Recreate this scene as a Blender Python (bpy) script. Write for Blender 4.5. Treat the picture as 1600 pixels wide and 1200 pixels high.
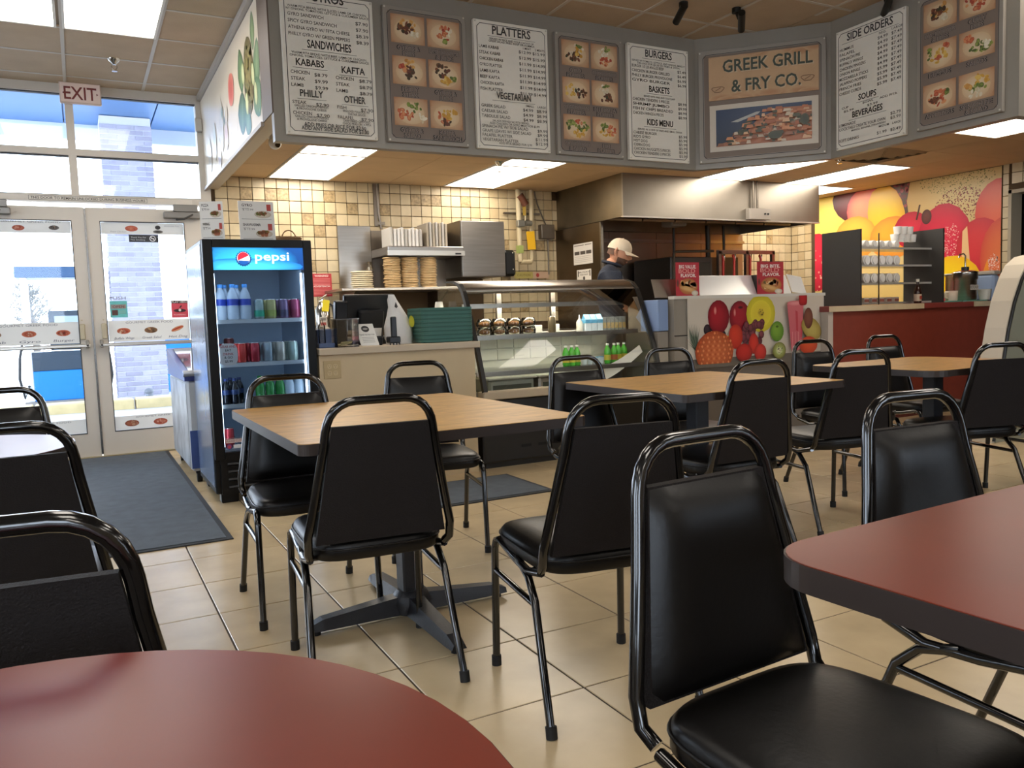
import bpy, math, random
from mathutils import Vector, Matrix
for o in list(bpy.data.objects): bpy.data.objects.remove(o, do_unlink=True)
SC = bpy.context.scene
COL = SC.collection
random.seed(11)

# ------------------------------------------------------------------ camera, world, lights, exposure
cam = bpy.data.objects.new('camera', bpy.data.cameras.new('camera')); COL.objects.link(cam)
cam.data.sensor_fit = 'HORIZONTAL'; cam.data.sensor_width = 36.0; cam.data.lens = 28.535
cam.data.clip_start = 0.05; cam.data.clip_end = 200
R_, U_, F_ = Vector((.88247, -.46912, -.03421)), Vector((.06861, .05644, .99605)), Vector((.46534, .88133, -.08199))
cam.matrix_world = Matrix(((R_.x, U_.x, -F_.x, 0), (R_.y, U_.y, -F_.y, 0), (R_.z, U_.z, -F_.z, 1.0545), (0, 0, 0, 1)))
SC.camera = cam
SC.view_settings.view_transform = 'Standard'; SC.view_settings.look = 'None'
SC.view_settings.gamma = 1.0; SC.view_settings.use_curve_mapping = False
SC.view_settings.exposure = 0.8
W = bpy.data.worlds.new('overcast_sky'); SC.world = W; W.use_nodes = True
bg = W.node_tree.nodes['Background']; bg.inputs[0].default_value = (.93, .965, 1.0, 1); bg.inputs[1].default_value = 5.2
LIT_DINING, LIT_KITCHEN = 4.6, 6.3      # emission of the ceiling light diffusers

# ------------------------------------------------------------------ helpers
def lin(h):
    h = h.lstrip('#'); c = [int(h[i:i+2], 16)/255 for i in (0, 2, 4)]
    return tuple(x/12.92 if x <= .04045 else ((x+.055)/1.055)**2.4 for x in c)
MATS = {}
def M(name, col='#888888', rough=.5, metal=0., var=0., vs=6., bump=0., bs=80., emit=0., stretch=None, coat=0., spec=.5, kind=None):
    if name in MATS: return MATS[name]
    m = bpy.data.materials.new(name); m.use_nodes = True; MATS[name] = m
    nt = m.node_tree; b = nt.nodes['Principled BSDF']; c = lin(col)
    b.inputs['Base Color'].default_value = (*c, 1); b.inputs['Roughness'].default_value = rough
    b.inputs['Metallic'].default_value = metal; b.inputs['Specular IOR Level'].default_value = spec
    b.inputs['Coat Weight'].default_value = coat
    if emit: b.inputs['Emission Color'].default_value = (*c, 1); b.inputs['Emission Strength'].default_value = emit
    if var or bump:
        tc = nt.nodes.new('ShaderNodeTexCoord'); mp = nt.nodes.new('ShaderNodeMapping')
        if kind == 'world':
            ge = nt.nodes.new('ShaderNodeNewGeometry'); nt.links.new(ge.outputs['Position'], mp.inputs[0])
        else: nt.links.new(tc.outputs['Object'], mp.inputs[0])
        if stretch: mp.inputs['Scale'].default_value = stretch
    if var:
        n = nt.nodes.new('ShaderNodeTexNoise'); n.inputs['Scale'].default_value = vs; n.inputs['Detail'].default_value = 5
        nt.links.new(mp.outputs[0], n.inputs[0])
        r = nt.nodes.new('ShaderNodeMapRange'); r.inputs[1].default_value = .3; r.inputs[2].default_value = .7
        r.inputs[3].default_value = 1-var; r.inputs[4].default_value = 1+var
        nt.links.new(n.outputs[0], r.inputs[0])
        h = nt.nodes.new('ShaderNodeVectorMath'); h.operation = 'SCALE'; h.inputs[0].default_value = c
        nt.links.new(r.outputs[0], h.inputs['Scale']); nt.links.new(h.outputs[0], b.inputs['Base Color'])
    if bump:
        n = nt.nodes.new('ShaderNodeTexNoise'); n.inputs['Scale'].default_value = bs; n.inputs['Detail'].default_value = 3
        nt.links.new(mp.outputs[0], n.inputs[0])
        bp = nt.nodes.new('ShaderNodeBump'); bp.inputs['Strength'].default_value = bump; bp.inputs['Distance'].default_value = .01
        nt.links.new(n.outputs[0], bp.inputs['Height']); nt.links.new(bp.outputs[0], b.inputs['Normal'])
    return m
def GLASS(name, tint='#ffffff', refl=1.0, rough=0.02):
    if name in MATS: return MATS[name]
    m = bpy.data.materials.new(name); m.use_nodes = True; MATS[name] = m; nt = m.node_tree
    for n in list(nt.nodes): nt.nodes.remove(n)
    out = nt.nodes.new('ShaderNodeOutputMaterial'); mx = nt.nodes.new('ShaderNodeMixShader')
    t = nt.nodes.new('ShaderNodeBsdfTransparent'); t.inputs[0].default_value = (*lin(tint), 1)
    g = nt.nodes.new('ShaderNodeBsdfGlossy'); g.inputs['Roughness'].default_value = rough
    f = nt.nodes.new('ShaderNodeFresnel'); f.inputs[0].default_value = 1.45
    mu = nt.nodes.new('ShaderNodeMath'); mu.operation = 'MULTIPLY'; mu.inputs[1].default_value = refl
    nt.links.new(f.outputs[0], mu.inputs[0]); nt.links.new(mu.outputs[0], mx.inputs[0])
    nt.links.new(t.outputs[0], mx.inputs[1]); nt.links.new(g.outputs[0], mx.inputs[2]); nt.links.new(mx.outputs[0], out.inputs[0])
    return m
def PRINT(name, rough=.55, emit=0.):
    if name in MATS: return MATS[name]
    m = bpy.data.materials.new(name); m.use_nodes = True; MATS[name] = m; nt = m.node_tree
    b = nt.nodes['Principled BSDF']; a = nt.nodes.new('ShaderNodeAttribute'); a.attribute_name = 'Col'
    nt.links.new(a.outputs[0], b.inputs['Base Color']); b.inputs['Roughness'].default_value = rough
    if emit: nt.links.new(a.outputs[0], b.inputs['Emission Color']); b.inputs['Emission Strength'].default_value = emit
    return m
def WOOD(name, c1, c2, scale=9., rough=.33, axis='X'):
    m = M(name, c1, rough); nt = m.node_tree; b = nt.nodes['Principled BSDF']
    tc = nt.nodes.new('ShaderNodeTexCoord'); mp = nt.nodes.new('ShaderNodeMapping')
    mp.inputs['Scale'].default_value = (1, 5, 1) if axis == 'X' else (5, 1, 1)
    w = nt.nodes.new('ShaderNodeTexNoise'); w.inputs['Scale'].default_value = scale; w.inputs['Detail'].default_value = 6; w.inputs['Distortion'].default_value = 1.6
    r = nt.nodes.new('ShaderNodeValToRGB'); r.color_ramp.elements[0].position = .38; r.color_ramp.elements[1].position = .62
    r.color_ramp.elements[0].color = (*lin(c2), 1); r.color_ramp.elements[1].color = (*lin(c1), 1)
    nt.links.new(tc.outputs['Object'], mp.inputs[0]); nt.links.new(mp.outputs[0], w.inputs[0]); nt.links.new(w.outputs[0], r.inputs[0])
    nt.links.new(r.outputs[0], b.inputs['Base Color'])
    return m

def finish(o, name, mat, parent, label, cat, group, kind):
    if mat is not None:
        for mm in (mat if isinstance(mat, (list, tuple)) else [mat]): o.data.materials.append(mm)
    COL.objects.link(o)
    if parent is not None: o.parent = parent
    if label: o['label'] = label
    if cat: o['category'] = cat
    if group: o['group'] = group
    if kind: o['kind'] = kind
    return o
def thing(name, label, cat, loc=(0, 0, 0), rz=0., group=None, kind=None):
    o = bpy.data.objects.new(name, None); o.empty_display_size = .1; COL.objects.link(o)
    o.location = loc; o.rotation_euler = (0, 0, rz)
    if label: o['label'] = label
    if cat: o['category'] = cat
    if group: o['group'] = group
    if kind: o['kind'] = kind
    return o
def dup(root, loc, rz=0., label=None, group=None):
    r = root.copy(); COL.objects.link(r); r.location = loc; r.rotation_euler = (0, 0, rz)
    if label: r['label'] = label
    if group: r['group'] = group
    for ch in list(root.children):
        c = ch.copy(); COL.objects.link(c); c.parent = r
        for g in list(ch.children):
            d = g.copy(); COL.objects.link(d); d.parent = c
    return r
def chain_inv(p):
    m = Matrix.Identity(4)
    while p is not None:
        m = (Matrix.Translation(p.location) @ p.rotation_euler.to_matrix().to_4x4()) @ m
        p = p.parent
    return m.inverted()

class MB:
    def __init__(s): s.v = []; s.f = []; s.sm = []; s.mi = []; s.cm = 0
    def add(s, vs, fs, smooth=False):
        n = len(s.v); s.v += [tuple(v) for v in vs]
        for f in fs: s.f.append(tuple(i+n for i in f)); s.sm.append(smooth); s.mi.append(s.cm)
        return s
    def box(s, x0, x1, y0, y1, z0, z1, ch=0.):
        return s.obox(((x0+x1)/2, (y0+y1)/2, (z0+z1)/2), (1, 0, 0), (0, 1, 0), (0, 0, 1), (x1-x0)/2, (y1-y0)/2, (z1-z0)/2, ch)
    def obox(s, c, A, B, C, a, b, d, ch=0.):
        c, A, B, C = Vector(c), Vector(A).normalized(), Vector(B).normalized(), Vector(C).normalized()
        if ch <= 0:
            vs = [c+A*i*a+B*j*b+C*k*d for k in (-1, 1) for j in (-1, 1) for i in (-1, 1)]
            return s.add(vs, [(0, 2, 3, 1), (4, 5, 7, 6), (0, 1, 5, 4), (2, 6, 7, 3), (0, 4, 6, 2), (1, 3, 7, 5)])
        ch = min(ch, a*.49, b*.49, d*.49); vs = []; idx = {}
        for k in (-1, 1):
            for j in (-1, 1):
                for i in (-1, 1):
                    for ax in range(3):
                        e = [a-ch, b-ch, d-ch]; e[ax] = (a, b, d)[ax]
                        idx[(i, j, k, ax)] = len(vs); vs.append(c+A*i*e[0]+B*j*e[1]+C*k*e[2])
        fs = []
        for q in (-1, 1):
            fs.append([idx[(q, j, k, 0)] for j, k in ((-1, -1), (1, -1), (1, 1), (-1, 1))][::q])
            fs.append([idx[(i, q, k, 1)] for i, k in ((-1, -1), (1, -1), (1, 1), (-1, 1))][::-q])
            fs.append([idx[(i, j, q, 2)] for i, j in ((-1, -1), (1, -1), (1, 1), (-1, 1))][::q])
            for w in (-1, 1):
                g = q*w
                fs.append([idx[(q, w, -1, 0)], idx[(q, w, -1, 1)], idx[(q, w, 1, 1)], idx[(q, w, 1, 0)]][::g])
                fs.append([idx[(q, -1, w, 0)], idx[(q, 1, w, 0)], idx[(q, 1, w, 2)], idx[(q, -1, w, 2)]][::g])
                fs.append([idx[(-1, q, w, 1)], idx[(-1, q, w, 2)], idx[(1, q, w, 2)], idx[(1, q, w, 1)]][::g])
                for k in (-1, 1): fs.append([idx[(q, w, k, 0)], idx[(q, w, k, 2)], idx[(q, w, k, 1)]][::q*w*k])
        return s.add(vs, fs)
    def cyl(s, p0, p1, r0, r1=None, n=14, caps=True, smooth=True):
        p0, p1 = Vector(p0), Vector(p1); r1 = r0 if r1 is None else r1
        d = (p1-p0).normalized(); a = d.orthogonal().normalized(); b = d.cross(a)
        vs = []
        for p, r in ((p0, r0), (p1, r1)):
            vs += [p+(a*math.cos(2*math.pi*i/n)+b*math.sin(2*math.pi*i/n))*r for i in range(n)]
        s.add(vs, [(i, (i+1) % n, n+(i+1) % n, n+i) for i in range(n)], smooth)
        if caps: s.add(vs[:n], [tuple(range(n))[::-1]]); s.add(vs[n:], [tuple(range(n))])
        return s
    def tube(s, pts, r, n=8, closed=False, sx=None):
        P = [Vector(p) for p in pts]; k = len(P); vs = []; a = None
        rs = r if isinstance(r, (list, tuple)) else [r]*k
        for i, p in enumerate(P):
            if closed: d = P[(i+1) % k]-P[i-1]
            else: d = P[min(i+1, k-1)]-P[max(i-1, 0)]
            d.normalize()
            if a is None: a = d.orthogonal().normalized()
            else:
                a = a-d*a.dot(d)
                a = a.normalized() if a.length > 1e-6 else d.orthogonal().normalized()
            b = d.cross(a)
            vs += [p+(a*math.cos(2*math.pi*j/n)+b*math.sin(2*math.pi*j/n))*rs[i] for j in range(n)]
        fs = []
        for i in range(k if closed else k-1):
            o, q = i*n, ((i+1) % k)*n
            fs += [(o+j, o+(j+1) % n, q+(j+1) % n, q+j) for j in range(n)]
        s.add(vs, fs, True)
        if not closed: s.add(vs[:n], [tuple(range(n))[::-1]]); s.add(vs[-n:], [tuple(range(n))])
        return s
    def lathe(s, prof, c=(0, 0, 0), n=18, sy=1., smooth=True):
        vs = []
        for r, z in prof: vs += [(c[0]+r*math.cos(2*math.pi*i/n), c[1]+sy*r*math.sin(2*math.pi*i/n), c[2]+z) for i in range(n)]
        fs = []
        for k in range(len(prof)-1): fs += [(k*n+i, k*n+(i+1) % n, (k+1)*n+(i+1) % n, (k+1)*n+i) for i in range(n)]
        s.add(vs, fs, smooth)
        if prof[0][0] > 1e-5: s.add(vs[:n], [tuple(range(n))[::-1]])
        if prof[-1][0] > 1e-5: s.add(vs[-n:], [tuple(range(n))])
        return s
    def ell(s, c, r, n=16, m=10):
        prof = [(max(1e-6, math.sin(math.pi*k/m)), -math.cos(math.pi*k/m)) for k in range(m+1)]
        vs = []
        for a, z in prof: vs += [(c[0]+r[0]*a*math.cos(2*math.pi*i/n), c[1]+r[1]*a*math.sin(2*math.pi*i/n), c[2]+r[2]*z) for i in range(n)]
        return s.add(vs, [(k*n+i, k*n+(i+1) % n, (k+1)*n+(i+1) % n, (k+1)*n+i) for k in range(m) for i in range(n)], True)
    def prism(s, pts, off, smooth=False):
        P = [Vector(p) for p in pts]; o = Vector(off); n = len(P)
        s.add(P+[p+o for p in P], [(i, (i+1) % n, n+(i+1) % n, n+i) for i in range(n)], smooth)
        s.add(P, [tuple(range(n))[::-1]]); s.add([p+o for p in P], [tuple(range(n))])
        return s
    def quad(s, a, b, c, d): return s.add([a, b, c, d], [(0, 1, 2, 3)])
    def grid(s, fn, nu, nv, smooth=True):
        vs = [fn(i/nu, j/nv) for j in range(nv+1) for i in range(nu+1)]
        return s.add(vs, [(j*(nu+1)+i, j*(nu+1)+i+1, (j+1)*(nu+1)+i+1, (j+1)*(nu+1)+i) for j in range(nv) for i in range(nu)], smooth)
    def mesh(s, name, inv=None):
        me = bpy.data.meshes.new(name); vs = s.v
        if inv is not None: vs = [tuple(inv @ Vector(v)) for v in vs]
        me.from_pydata(vs, [], s.f); me.polygons.foreach_set('use_smooth', s.sm); me.polygons.foreach_set('material_index', s.mi)
        me.update(); return me
    def build(s, name, mat, parent=None, label=None, cat=None, group=None, kind=None, local=False):
        inv = None; org = None
        if parent is not None and not local: inv = chain_inv(parent)
        elif parent is None and not local:
            xs = [v[0] for v in s.v]; ys = [v[1] for v in s.v]; zs = [v[2] for v in s.v]
            org = Vector(((min(xs)+max(xs))/2, (min(ys)+max(ys))/2, min(zs))); inv = Matrix.Translation(-org)
        o = bpy.data.objects.new(name, s.mesh(name, inv))
        if org is not None: o.location = org
        return finish(o, name, mat, parent, label, cat, group, kind)
def rrect(x0, x1, y0, y1, r, n=6):
    pts = []
    for cx, cy, a0 in ((x1-r, y1-r, 0), (x0+r, y1-r, 90), (x0+r, y0+r, 180), (x1-r, y0+r, 270)):
        for i in range(n+1):
            a = math.radians(a0+90*i/n); pts.append((cx+r*math.cos(a), cy+r*math.sin(a)))
    return pts
def B(name, x0, x1, y0, y1, z0, z1, mat, parent=None, ch=0., **k): return MB().box(x0, x1, y0, y1, z0, z1, ch).build(name, mat, parent, **k)

_T = {}
def text_geo(t, bold=0.):
    k = (t, bold)
    if k in _T: return _T[k]
    cu = bpy.data.curves.new('t', 'FONT'); cu.body = t; cu.size = 1.; cu.resolution_u = 2; cu.offset = bold
    ob = bpy.data.objects.new('t', cu); me = ob.to_mesh()
    vs = [(v.co.x, v.co.y) for v in me.vertices]; fs = [tuple(p.vertices) for p in me.polygons]
    ob.to_mesh_clear(); bpy.data.objects.remove(ob); bpy.data.curves.remove(cu)
    x0 = min((v[0] for v in vs), default=0); x1 = max((v[0] for v in vs), default=0)
    _T[k] = ([(x-x0, y) for x, y in vs], fs, x1-x0); return _T[k]
class Print:
    """flat printed artwork: coloured shapes laid on a plane O + U*u + V*v"""
    def __init__(s, O, U, V, clip=None):
        s.O, s.U, s.V = Vector(O), Vector(U).normalized(), Vector(V).normalized(); s.N = s.U.cross(s.V)
        s.v = []; s.f = []; s.c = []; s.h = .0004; s.clip = clip
    def _add(s, pts, cols, fs):
        n = len(s.v)
        for u, v in pts:
            if s.clip: u = min(max(u, s.clip[0]), s.clip[1]); v = min(max(v, s.clip[2]), s.clip[3])
            s.v.append(tuple(s.O+s.U*u+s.V*v+s.N*s.h))
        s.c += cols; s.f += [tuple(i+n for i in f) for f in fs]; s.h += .00018
    def poly(s, pts, col, col2=None):
        c = lin(col); c2 = lin(col2) if col2 else c; n = len(pts)
        s._add(pts, [c if i < n/2 else c2 for i in range(n)], [tuple(range(n))])
    def rect(s, x0, x1, y0, y1, col, top=None): s.poly([(x0, y0), (x1, y0), (x1, y1), (x0, y1)], col, top)
    def line(s, x0, y0, x1, y1, w, col):
        d = Vector((x1-x0, y1-y0)); n = Vector((-d.y, d.x)).normalized()*w/2
        s.poly([(x0-n.x, y0-n.y), (x1-n.x, y1-n.y), (x1+n.x, y1+n.y), (x0+n.x, y0+n.y)], col)
    def frame(s, x0, x1, y0, y1, w, col, cut=0.):
        p = [(x0+cut, y0), (x1-cut, y0), (x1, y0+cut), (x1, y1-cut), (x1-cut, y1), (x0+cut, y1), (x0, y1-cut), (x0, y0+cut)] if cut else [(x0, y0), (x1, y0), (x1, y1), (x0, y1)]
        for i in range(len(p)): s.line(*p[i], *p[(i+1) % len(p)], w, col)
    def ell(s, cx, cy, rx, ry, col, edge=None, rot=0., n=18, hx=0., hy=0., rings=(0, .45, .8, 1.), p=2.):
        c0 = lin(col); c1 = lin(edge or col); ca, sa = math.cos(math.radians(rot)), math.sin(math.radians(rot)); pts = []; cols = []
        for r in rings:
            t = r*r
            for i in range(n):
                a = 2*math.pi*i/n; co, si = math.cos(a), math.sin(a)
                x = rx*(r*math.copysign(abs(co)**(2/p), co)+hx*(1-r)); y = ry*(r*math.copysign(abs(si)**(2/p), si)+hy*(1-r))
                pts.append((cx+x*ca-y*sa, cy+x*sa+y*ca)); cols.append(tuple(c0[k]*(1-t)+c1[k]*t for k in range(3)))
        fs = [(k*n+i, k*n+(i+1) % n, (k+1)*n+(i+1) % n, (k+1)*n+i) for k in range(len(rings)-1) for i in range(n)]
        s._add(pts, cols, fs)
    def dots(s, cx, cy, rx, ry, cnt, r, cols, seed=1, n=6):
        rd = random.Random(seed); pts = []; cs = []; fs = []
        for _ in range(cnt):
            a = rd.random()*6.283; q = math.sqrt(rd.random()); x = cx+rx*q*math.cos(a); y = cy+ry*q*math.sin(a); rr = r*(.5+rd.random()); c = lin(rd.choice(cols)); o = len(pts)
            pts += [(x+rr*math.cos(6.283*i/n), y+rr*math.sin(6.283*i/n)) for i in range(n)]; cs += [c]*n; fs.append(tuple(o+i for i in range(n)))
        s._add(pts, cs, fs)
    def text(s, t, x, y, h, col, al='l', w=None, bold=0., slant=0.):
        vs, fs, tw = text_geo(t, bold)
        if not vs: return
        k = h/.70; kx = k
        if w: kx = w/tw if al != 'm' else min(k, w/tw)
        x0 = x-(tw*kx/2 if al in ('c', 'm') else tw*kx if al == 'r' else 0); c = lin(col)
        s._add([(x0+a*kx+b*k*slant, y+b*k) for a, b in vs], [c]*len(vs), fs)
    def build(s, name, mat, parent=None, **kw):
        inv = chain_inv(parent) if parent is not None else Matrix.Identity(4)
        me = bpy.data.meshes.new(name); me.from_pydata([tuple(inv @ Vector(v)) for v in s.v], [], s.f)
        at = me.color_attributes.new('Col', 'FLOAT_COLOR', 'POINT')
        at.data.foreach_set('color', [q for c in s.c for q in (*c, 1.)]); me.update()
        return finish(bpy.data.objects.new(name, me), name, mat, parent, kw.get('label'), kw.get('cat'), kw.get('group'), kw.get('kind'))
def VINYL(name):
    m = PRINT(name); nt = m.node_tree; out = nt.nodes['Material Output']; b = nt.nodes['Principled BSDF']; a = [n for n in nt.nodes if n.type == 'ATTRIBUTE'][0]
    t = nt.nodes.new('ShaderNodeBsdfTranslucent'); mx = nt.nodes.new('ShaderNodeMixShader'); mx.inputs[0].default_value = .28
    nt.links.new(a.outputs[0], t.inputs[0]); nt.links.new(b.outputs[0], mx.inputs[1]); nt.links.new(t.outputs[0], mx.inputs[2]); nt.links.new(mx.outputs[0], out.inputs[0]); return m
PMV = VINYL('window_vinyl')
PM = PRINT('printed_matter'); PMG = PRINT('printed_gloss', .3)

# ------------------------------------------------------------------ main dimensions (metres; +Y to the entrance wall)
XM, YW, YF, ZC, ZK = 1.065, 7.66, 4.82, 3.06, 2.39
XL, YB, XR = -3.2, -3.2, 8.2
ZFB = 2.108
# ------------------------------------------------------------------ the setting
def struct(name, mb, mat, parent=None): return mb.build(name, mat, parent, kind='structure' if parent is None else None)
def in_view(p, m=1.04):
    q = Vector(p)-Vector((0, 0, 1.0545)); z = q.dot(F_)
    if z < .1: return None
    x, y = 1268.2*q.dot(R_)/z, 1268.2*q.dot(U_)/z
    return z if abs(x) < 800*m+250/z and abs(y) < 600*m+250/z else None
def pieces(name, mat_of, parent, mesh_of, cells, cap=300):
    """cells: list of (location, key); shared mesh per key, first `cap` become objects, the rest one stuff part"""
    vis = []; rest = []
    for loc, key in cells:
        d = in_view(loc)
        (vis if d else rest).append((d or 99, loc, key))
    vis.sort(key=lambda t: t[0]); rest = vis[cap:]; vis = vis[:cap]; cache = {}
    inv = chain_inv(parent)
    for d, loc, key in vis:
        if key not in cache:
            me = mesh_of(key).mesh(name); me.materials.append(mat_of(key)); cache[key] = me
        o = bpy.data.objects.new(name, cache[key]); COL.objects.link(o); o.parent = parent; o.location = inv @ Vector(loc)
    if rest:
        by = {}
        for d, loc, key in rest: by.setdefault(key, []).append(loc)
        mb = MB(); mats = []
        for i, (key, locs) in enumerate(by.items()):
            mats.append(mat_of(key)); mb.cm = i; g = mesh_of(key)
            for l in locs: mb.add([(v[0]+l[0], v[1]+l[1], v[2]+l[2]) for v in g.v], g.f)
        mb.build(name+'_field', mats, parent, kind='stuff')

# floor: grout bed and single tiles
m_grout = M('dark_grout', '#4a3f33', .9)
m_ft = M('beige_floor_tile', '#c9b28c', .26, var=.13, vs=3.2, bump=.12, bs=9., kind='world', spec=.45)
floor = struct('floor', MB().box(XL, XR+2.5, YB, YW, -.2, -.003), m_grout)
TS = .40639; cells = []
for i in range(-9, 21):
    for j in range(-10, 18):
        x, y = .3824+TS*(i+.5), 3.9203-TS*(j+.5)
        if XL < x-TS/2 and x+TS/2 < XR and YB < y-TS/2 and y+TS/2 < YW+.3: cells.append(((x, y, 0), (y+TS/2 > YW)))
def ftile(k):
    h = TS/2-.0032; return MB().box(-h, h, -h, (YW-(3.9203+TS*9)-TS/2-.003) if k else h, -.012, 0, .0016)
pieces('floor_tile', lambda k: m_ft, floor, ftile, cells)

# outer walls of the dining room
m_wall = M('tan_painted_wall', '#b3a48c', .7, var=.04)
def glazed(name, fixed, lo, hi, holes, axis):
    mb = MB(); z0, z1 = .85, 2.55; e = [lo]+[v for h_ in holes for v in h_]+[hi]
    put = (lambda a, b, c, d: mb.box(fixed-.15, fixed, a, b, c, d)) if axis == 'x' else (lambda a, b, c, d: mb.box(a, b, fixed-.15, fixed, c, d))
    put(lo, hi, 0, z0); put(lo, hi, z1, ZC)
    for i in range(0, len(e), 2): put(e[i], e[i+1], z0, z1)
    struct(name, mb, m_wall)
glazed('wall_left', XL, YB, YW, [(-2.2, -.6), (.2, 1.8), (4.6, 6.6)], 'x')
glazed('wall_back', YB, XL-.15, XR+.15, [(-2.2, -.2), (4.6, 6.6)], 'y')  # openings in both unseen walls are added to let in fill daylight

# kitchen entrance-side wall with small square tiles
m_gr2 = M('brown_grout', '#4e3c26', .85)
wf = struct('wall_front', MB().box(1.10, XR+.15, YW, YW+.2, 0, ZC), m_gr2)
tm = [M('wall_tile_%d' % i, c, .32, var=.06, vs=14, kind='world') for i, c in enumerate(('#c6b592', '#bfad89', '#ccbc9b', '#b8a480'))]
m_deco = M('wall_tile_deco', '#a08a64', .4, var=.38, vs=42, kind='world')
TT = .1085; rt = random.Random(5); cells = []
deco = {(1.62, 2.25), (1.73, 2.25), (2.21, 2.25), (2.43, 2.14), (2.11, 2.03), (2.0, 1.6), (3.08, 2.25), (3.30, 2.25), (3.62, 2.25), (2.76, 2.14), (1.90, 2.03), (3.95, 1.92)}
def tkey(x, z):
    for a, b in deco:
        if abs(a-x) < .054 and abs(b-z) < .054: return 9
    return rt.choice((0, 0, 1, 2, 3)) if rt.random() > .035 else 9
for k in range(13):
    z = 2.30-TT*(k+.5)
    for i in range(-6, 60):
        x = 1.784+TT*(i+.5)
        if x < 1.13 or x > 8.14: continue
        if (4.66 < x < 7.36) or (2.28 < x < 3.75 and z < 1.9): continue
        if z < 1.02: continue
        cells.append(((x, YW-.002, z), tkey(x, z)))
for i in range(-6, 27):
    x = 1.784+TT*(i+.5)
    if 1.13 < x < 4.64: cells.append(((x, YW-.002, 2.345), rt.choice((10, 11, 12))))
h = TT/2-.0028
def wtile(k):
    hz = .043 if k >= 10 else h
    return MB().box(-h, h, -.008, .004, -hz, hz, .0022)
pieces('wall_tile', lambda k: m_deco if k == 9 else tm[k % 10 % 4], wf, wtile, cells)

# right wall: tile margins, mural in the middle, staff doorway
wr = struct('wall_right', MB().box(XR, XR+.15, 4.87, YW, 0, ZC).box(XR, XR+.15, 3.6, 4.87, 2.12, ZC).box(XR, XR+.15, YB, 3.6, 0, ZC), m_gr2)
cells = []
for k in range(-1, 12):
    z = 2.30-TT*(k+.5)
    for y in (7.60, 7.492, 7.383): cells.append(((XR-.002, y, z), rt.choice((0, 1, 2, 3))))
    cells.append(((XR-.002, 4.90, z), 20))
    if z > 2.14:
        for i in range(8): cells.append(((XR-.002, 4.845-TT*(i+.5), z), rt.choice((0, 1, 2, 3))))
pieces('wall_tile', lambda k: tm[k % 4], wr, lambda k: MB().box(-.008, .004, -(.028 if k == 20 else h), (.028 if k == 20 else h), -h, h, .0022), cells)
m_dark = M('dark_back_room', '#2b2722', .8)
struct('wall_store', MB().box(XR+1.5, XR+1.6, 3.4, 5.4, 0, 2.4).box(XR+.15, XR+1.6, 5.3, 5.4, 0, 2.4).box(XR+.15, XR+1.6, 3.4, 3.5, 0, 2.4).box(XR+.15, XR+1.6, 3.4, 5.4, 2.4, 2.5), m_dark)
struct('trim_1', MB().box(XR-.015, XR+.16, 4.84, 4.872, 0, 2.14).box(XR-.015, XR+.16, 3.6, 4.872, 2.10, 2.135), M('pale_door_casing', '#a79b85', .5))
m_steel = M('brushed_steel', '#9a938a', .3, 1., var=.09, vs=3, stretch=(1, 1, 14))
m_steel_dull = M('dull_steel', '#7d756b', .38, 1., var=.14, vs=3.5)
rk = thing('storage_rack', 'dark storage rack with boxes inside the staff doorway', 'rack', (9.0, 4.4, 0))
for z in (.5, 1.0, 1.5, 1.95): B('shelf', 8.75, 9.25, 3.75, 5.05, z, z+.03, m_steel_dull, rk)
for y in (3.77, 5.03): B('post', 8.76, 8.8, y-.02, y+.02, 0, 2.1, m_steel_dull, rk)

# ceilings
m_panel = M('ceiling_panel_main', '#b19a7e', .85, bump=.25, bs=120, var=.05, vs=5, kind='world')
m_panelk = M('ceiling_panel_kitchen', '#c9ac86', .8, var=.06, vs=3, kind='world')
m_tbar = M('ceiling_bar', '#b8ad9c', .5)
m_slab = M('ceiling_void', '#5d5346', .9)
ceil = struct('ceiling', MB().box(XL, XR+.15, YB, YW, ZC+.02, ZC+.15), m_slab)
GS = .575
DL = [(-.57, 5.09), (.03, 5.09)] + [(.03+GS*i, 6.24+GS*j) for i in (-4, 0, 4, 8) for j in (-16, -12, -8)]  # all but the entrance pair are unseen, added to brighten the room
cells = []
for i in range(-6, 15):
    for j in range(-17, 3):
        x, y = .03+GS*i, 6.24+GS*j
        if x < XL or x+GS > XR+.05 or y < YB or y+GS > YW+.35: continue
        if x > 1.0 and y > YF: continue
        if x > 4.9 and y > 2.9: continue
        if any(abs(x-a) < .1 and -.1 < y-b < GS*2-.1 for a, b in DL): continue
        cells.append(((x+GS/2, y+GS/2, ZC), 1 if y+GS > YW else 0))
def cpanel(k):
    hh = GS/2-.006; return MB().box(-hh, hh, -hh, (YW-6.24-GS*2.5) if k else hh, 0, .015)
pieces('ceiling_panel', lambda k: m_panel, ceil, cpanel, cells)
for i in range(-5, 15):
    x = .03+GS*i
    B('ceiling_bar', x-.012, x+.012, YB, YW if x < XM else YF if x < 4.2 else 4.1 if x < 4.8 else 2.8, ZC-.004, ZC+.004, m_tbar, ceil)
for j in range(-16, 3):
    y = 6.24+GS*j
    B('ceiling_bar', XL, XM if y > YF else 4.8, y-.012, y+.012, ZC-.0035, ZC+.004, m_tbar, ceil)

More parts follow.
